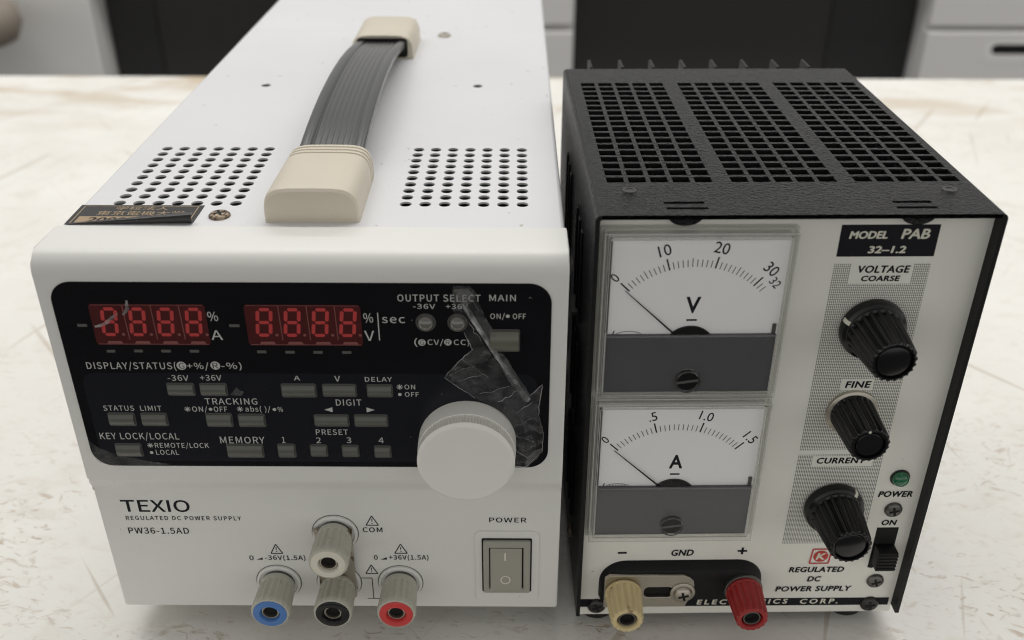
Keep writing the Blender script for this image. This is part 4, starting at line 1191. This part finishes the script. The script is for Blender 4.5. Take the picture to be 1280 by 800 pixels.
# meters: housing > dial, needle, plate, clear cover
def meter(name, z0, scale, unit, majors, ndiv, minor_end, semi):
    x0, x1, z1 = 2.5, 52.3, z0 + 50.9
    zg = z0 + 20.4                                   # top of the dark plate
    g = G(); g.box(x0 + 1.2, x1 - 1.2, 1.6, PF - .01, z0 + 1.2, z1 - 1.2, .3); hou = g.build(name, M['housing'], Rr)
    yd = 1.0
    g = G(); g.extrude_y(rrect(x0 + 2.3, x1 - 1.3, z0 + 2, z1 - 2.7, .3, 2), yd, 1.58); dial = g.build("dial", M['dial'], hou)
    px, pz = 27.0, z0 + 16.6
    g = G(); yt = yd - .04
    a0, a1 = radians(135.3), radians(45.2)
    def ang(v): return a0 + (a1 - a0) * v / minor_end if scale == 'A' else a0 + radians(-2.86) * v
    for k in range(ndiv + 1):
        v = k * (minor_end / ndiv) if scale == 'A' else k
        a = ang(v); mj = any(abs(v - q) < 1e-4 for q in majors); sm = any(abs(v - q) < 1e-4 for q in semi)
        r0, r1, w = 24.0, (27.4 if mj else 26.5 if sm else 26.1), (.42 if mj else .2)
        stroke(g, px + r0 * cos(a), pz + r0 * sin(a), px + r1 * cos(a), pz + r1 * sin(a), w, yt)
    for q, s_, hgt, rr in majors_txt[scale]:
        a = ang(q)
        c_, n_ = Vector((cos(a), sin(a))), Vector((sin(a), -cos(a)))
        vs, _ = text_bits(s_, 0.0, 1.0); ch, base_ = cap_height(0.0); k_ = hgt / ch
        wd = (max(v.x for v in vs) - min(v.x for v in vs)) * k_ * .92
        def put(a_, b_): p = Vector((px, pz)) + c_ * (rr + b_) + n_ * (a_ - wd / 2); return (p.x, yt, p.y)
        add_text(g, s_, wd, hgt, put, .004)
    uw = {'V': 4.0, 'A': 4.0}[scale]
    add_text(g, unit, uw, 5.0, lambda a_, b_: (27.2 - uw / 2 + a_, yt, z0 + 26.7 + b_), .025)
    stroke(g, 25.8, z0 + 24.6, 28.6, z0 + 24.6, .55, yt)
    # little oval maker's mark, half hidden by the plate
    m_ = [(10.5 + 3.6 * cos(pi * k / 14), z0 + 19.9 + 1.3 * sin(pi * k / 14)) for k in range(15)]
    for p, q in zip(m_, m_[1:]): stroke(g, *p, *q, .16, yt)
    stroke(g, 6.2, z0 + 20.2, 6.6, z0 + 21.4, .3, yt)
    if scale == 'A':
        for k in range(6): stroke(g, 8.0 + .9 * k, z0 + 20.3, 8.3 + .9 * k, z0 + 20.9, .22, yt)
    g.build("scale_print", M['ink_black'], dial, recalc=False)
    g = G(); g.box(4.0, 4.7, yd - .3, 1.55, zg + .5, z1 - 2.6); g.build("dial_slot", M['hole'], hou)
    # pivot dome and needle
    g = G(); g.extrude_y(circ(px + .2, pz - .7, 7.0, 48), yd - .55, yd - .05); g.build("pivot_dome", M['black'], hou)
    g = G(); an = radians(136.4); d = (cos(an), sin(an)); ex, ez = px + 25.2 * d[0], pz + 25.2 * d[1]
    nx_, nz_ = -d[1], d[0]
    q = [(px + nx_ * .28, pz + nz_ * .28), (px - nx_ * .28, pz - nz_ * .28), (ex - nx_ * .1, ez - nz_ * .1), (ex + nx_ * .1, ez + nz_ * .1)]
    g.extrude_y(q, yd - .85, yd - .70); g.build("needle", M['ink_black'], hou)
    # dark lower plate behind the pane
    g = G(); g.box(x0 + 1.9, x1 - 1.9, .1, .9, z0 + 2.0, zg, .12); lp = g.build("lower_plate", M['meter_low'], hou)
    g = G(); g.box(49.2, 50.2, .6, 1.3, zg + .02, zg + 3.0); g.build("stop_post", M['socket'], hou)
    cs = plate("screw_well", [circ(27.5, z0 + 6.1, 3.55, 40), circ(27.5, z0 + 6.1, 3.15, 40)], -1.4, .1, M['rim'], hou, .08)
    g = G(); g.lathe(27.5, z0 + 6.1, [(.12, 3.1), (-.7, 3.05), (-1.0, 2.8), (-1.05, 0)], 36); s2 = g.build("zero_screw", M['black'], hou, 40)
    g = G(); a = .15; q = [(27.5 + 2.9 * i * cos(a) - .42 * j * sin(a), z0 + 6.1 + 2.9 * i * sin(a) + .42 * j * cos(a)) for i, j in ((-1, -1), (1, -1), (1, 1), (-1, 1))]
    flat_poly(g, q, -1.08); g.build("screw_slot", M['socket'], s2, recalc=False)
    # clear cover: flange, wall and front frame of solid acrylic plus the thin pane
    cov = plate("clear_cover", [rrect(x0, x1, z0, z1, .8, 4), rrect(x0 + 1.3, x1 - 1.3, z0 + 1.3, z1 - 1.3, .5, 4)], -1.0, PF - .02, M['rim_soft'], hou, .35)
    plate("cover_frame", [rrect(x0 + 1.2, x1 - 1.2, z0 + 1.2, z1 - 1.2, .5, 4), rrect(x0 + 1.9, x1 - 1.9, z0 + 1.8, z1 - 2.0, .3, 4)], -.75, .05, M['rim'], cov, .2)
    plate("cover_flange", [rrect(x0 - .7, x1 + .7, z0 - .3, z1 + .5, .9, 4), rrect(x0 + .1, x1 - .1, z0 + .1, z1 - .1, .8, 4)], 2.4, PF - .03, M['rim_soft'], cov, .25)
    g = G(); flat_poly(g, [(x0 + 1.9, z0 + 1.8), (x1 - 1.9, z0 + 1.8), (x1 - 1.9, z1 - 2.0), (x0 + 1.9, z1 - 2.0)], -.7); g.build("pane", M['pane'], cov)
    g = G(); g.box(x0 + 1.3, x1 - 1.3, -.95, -.75, zg - .1, zg + .35, .08); g.build("cover_ridge", M['rim_soft'], cov)
    def rim_highlight(xa_, xb_, za_, zb_, y, rad):  # pale tubes that paint highlight lines along the acrylic edges
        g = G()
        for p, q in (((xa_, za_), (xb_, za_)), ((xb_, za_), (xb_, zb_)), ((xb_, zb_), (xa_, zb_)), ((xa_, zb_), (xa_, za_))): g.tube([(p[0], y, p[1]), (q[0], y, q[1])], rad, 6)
        g.build("edge_highlight", M['rim_glint'], cov, 60)
    rim_highlight(x0 + .12, x1 - .12, z0 + .12, z1 - .12, -.95, .13)
    rim_highlight(x0 + 1.5, x1 - 1.5, z0 + 1.5, z1 - 1.6, -1.0, .11)
    rim_highlight(x0 - .5, x1 + .5, z0 - .1, z1 + .35, 2.4, .13)
    return hou
majors_txt = {'V': [(0, '0', 2.7, 28.3), (10, '10', 3.2, 28.4), (20, '20', 3.2, 28.4), (30, '30', 3.1, 28.9), (32.6, '32', 2.4, 27.4)], 'A': [(0, '0', 2.6, 28.2), (.5, '.5', 3.0, 28.3), (1.0, '1.0', 3.0, 28.3), (1.5, '1.5', 3.0, 28.3)]}
meter("voltmeter", 93.2, 'V', 'V', (0, 10, 20, 30), 32, 32, (5, 15, 25))
meter("ammeter", 40.7, 'A', 'A', (0, .5, 1.0, 1.5), 30, 1.5, ())

# output terminals on their black block, its upper edge sloping forwards
def loop(xa, xb, zb, zt, rr):
    q = [(xa, zb)] + [(xa + rr - rr * cos(pi / 2 * k / 10), zt - rr + rr * sin(pi / 2 * k / 10)) for k in range(11)]
    return q + [(xb - rr + rr * sin(pi / 2 * k / 10), zt - rr + rr * cos(pi / 2 * k / 10)) for k in range(11)] + [(xb, zb)]
g = G(); YB = 1.0
rings = [[g.v((x, y, z)) for x, z in loop(*q)] for y, q in ((PF - .02, (7.2, 59.4, 13.6, 28.3, 8.5)), (YB + .35, (7.9, 58.8, 13.6, 26.4, 7.6)), (YB, (8.3, 58.4, 13.9, 25.9, 7.3)))]
n_ = len(rings[0])
for p, q in zip(rings, rings[1:]):
    for k in range(n_): g.f((p[k], p[(k + 1) % n_], q[(k + 1) % n_], q[k]))
g.f(rings[-1]); g.f(rings[0][::-1])
blk = g.build("terminal_block", M['black_mat'], Rr, 35)
lk = plate("ground_link", [[(8.6, 12.0), (8.6, 24.4), (10.1, 25.6), (33.4, 25.4), (35.3, 24.6), (36.7, 23.2), (37.1, 21), (36.7, 17.4), (34.7, 12.0)], rrect(21.2, 30.4, 16.2, 20.6, 1.6, 5)], YB - 1.1, YB - .05, M['nickel'], blk, .15)
g = G(); g.lathe(33.5, 18.4, [(YB - 1.15, 4.0), (YB - 1.5, 3.95), (YB - 1.65, 3.7), (YB - 1.65, 0)], 36); ws = g.build("washer", M['nickel'], blk, 40)
cross_screw("link_screw", 33.5, 18.4, YB - 1.68, 3.0, M['nickel'], blk, rot=.25, h=1.5)
def cap_post(x, z, m, name, grey):
    g = G(); y0 = YB - (1.2 if name == 'negative_post' else .05)
    if grey:
        g.lathe(x, z, [(y0, 6.1), (y0 - .9, 6.05), (y0 - 1.0, 5.9), (y0 - 1.0, 0)], 40); g.build("post_collar", M['steel_screw'], blk, 40); g = G(); y0 -= 1.05
    L_ = (-12.2 - y0)
    g.lathe(x, z, [(y0, 5.5), (y0 - .3, 5.75), (y0 - 1.0, 5.8), (y0 - 1.2, 5.75, 1), (y0 + L_ + .9, 5.1, 1), (y0 + L_ + .4, 5.0, .8), (y0 + L_, 4.6, .4), (y0 + L_, 3.4), (y0 + L_ + .4, 3.15), (y0 + L_ + 2.6, 3.0), (y0 + L_ + 2.6, 0)], 144, (16, .55, 1.2))
    c = g.build(name, m, blk, 40); ye = y0 + L_
    g = G(); g.lathe(x, z, [(ye + 2.6, 2.75), (ye + .7, 2.75), (ye + .6, 2.65), (ye + .6, 2.3), (ye + .7, 2.25), (ye + 2.5, 2.25)], 40); g.build("socket_sleeve", M['steel_screw'], c, 40)
    g = G(); flat_poly(g, circ(x, z, 2.3, 24), ye + 2.3); g.build("socket_hole", M['hole'], c)
cap_post(14.5, 18.7, M['yellow'], "negative_post", False); cap_post(53.0, 18.7, M['red_dark'], "positive_post", True)
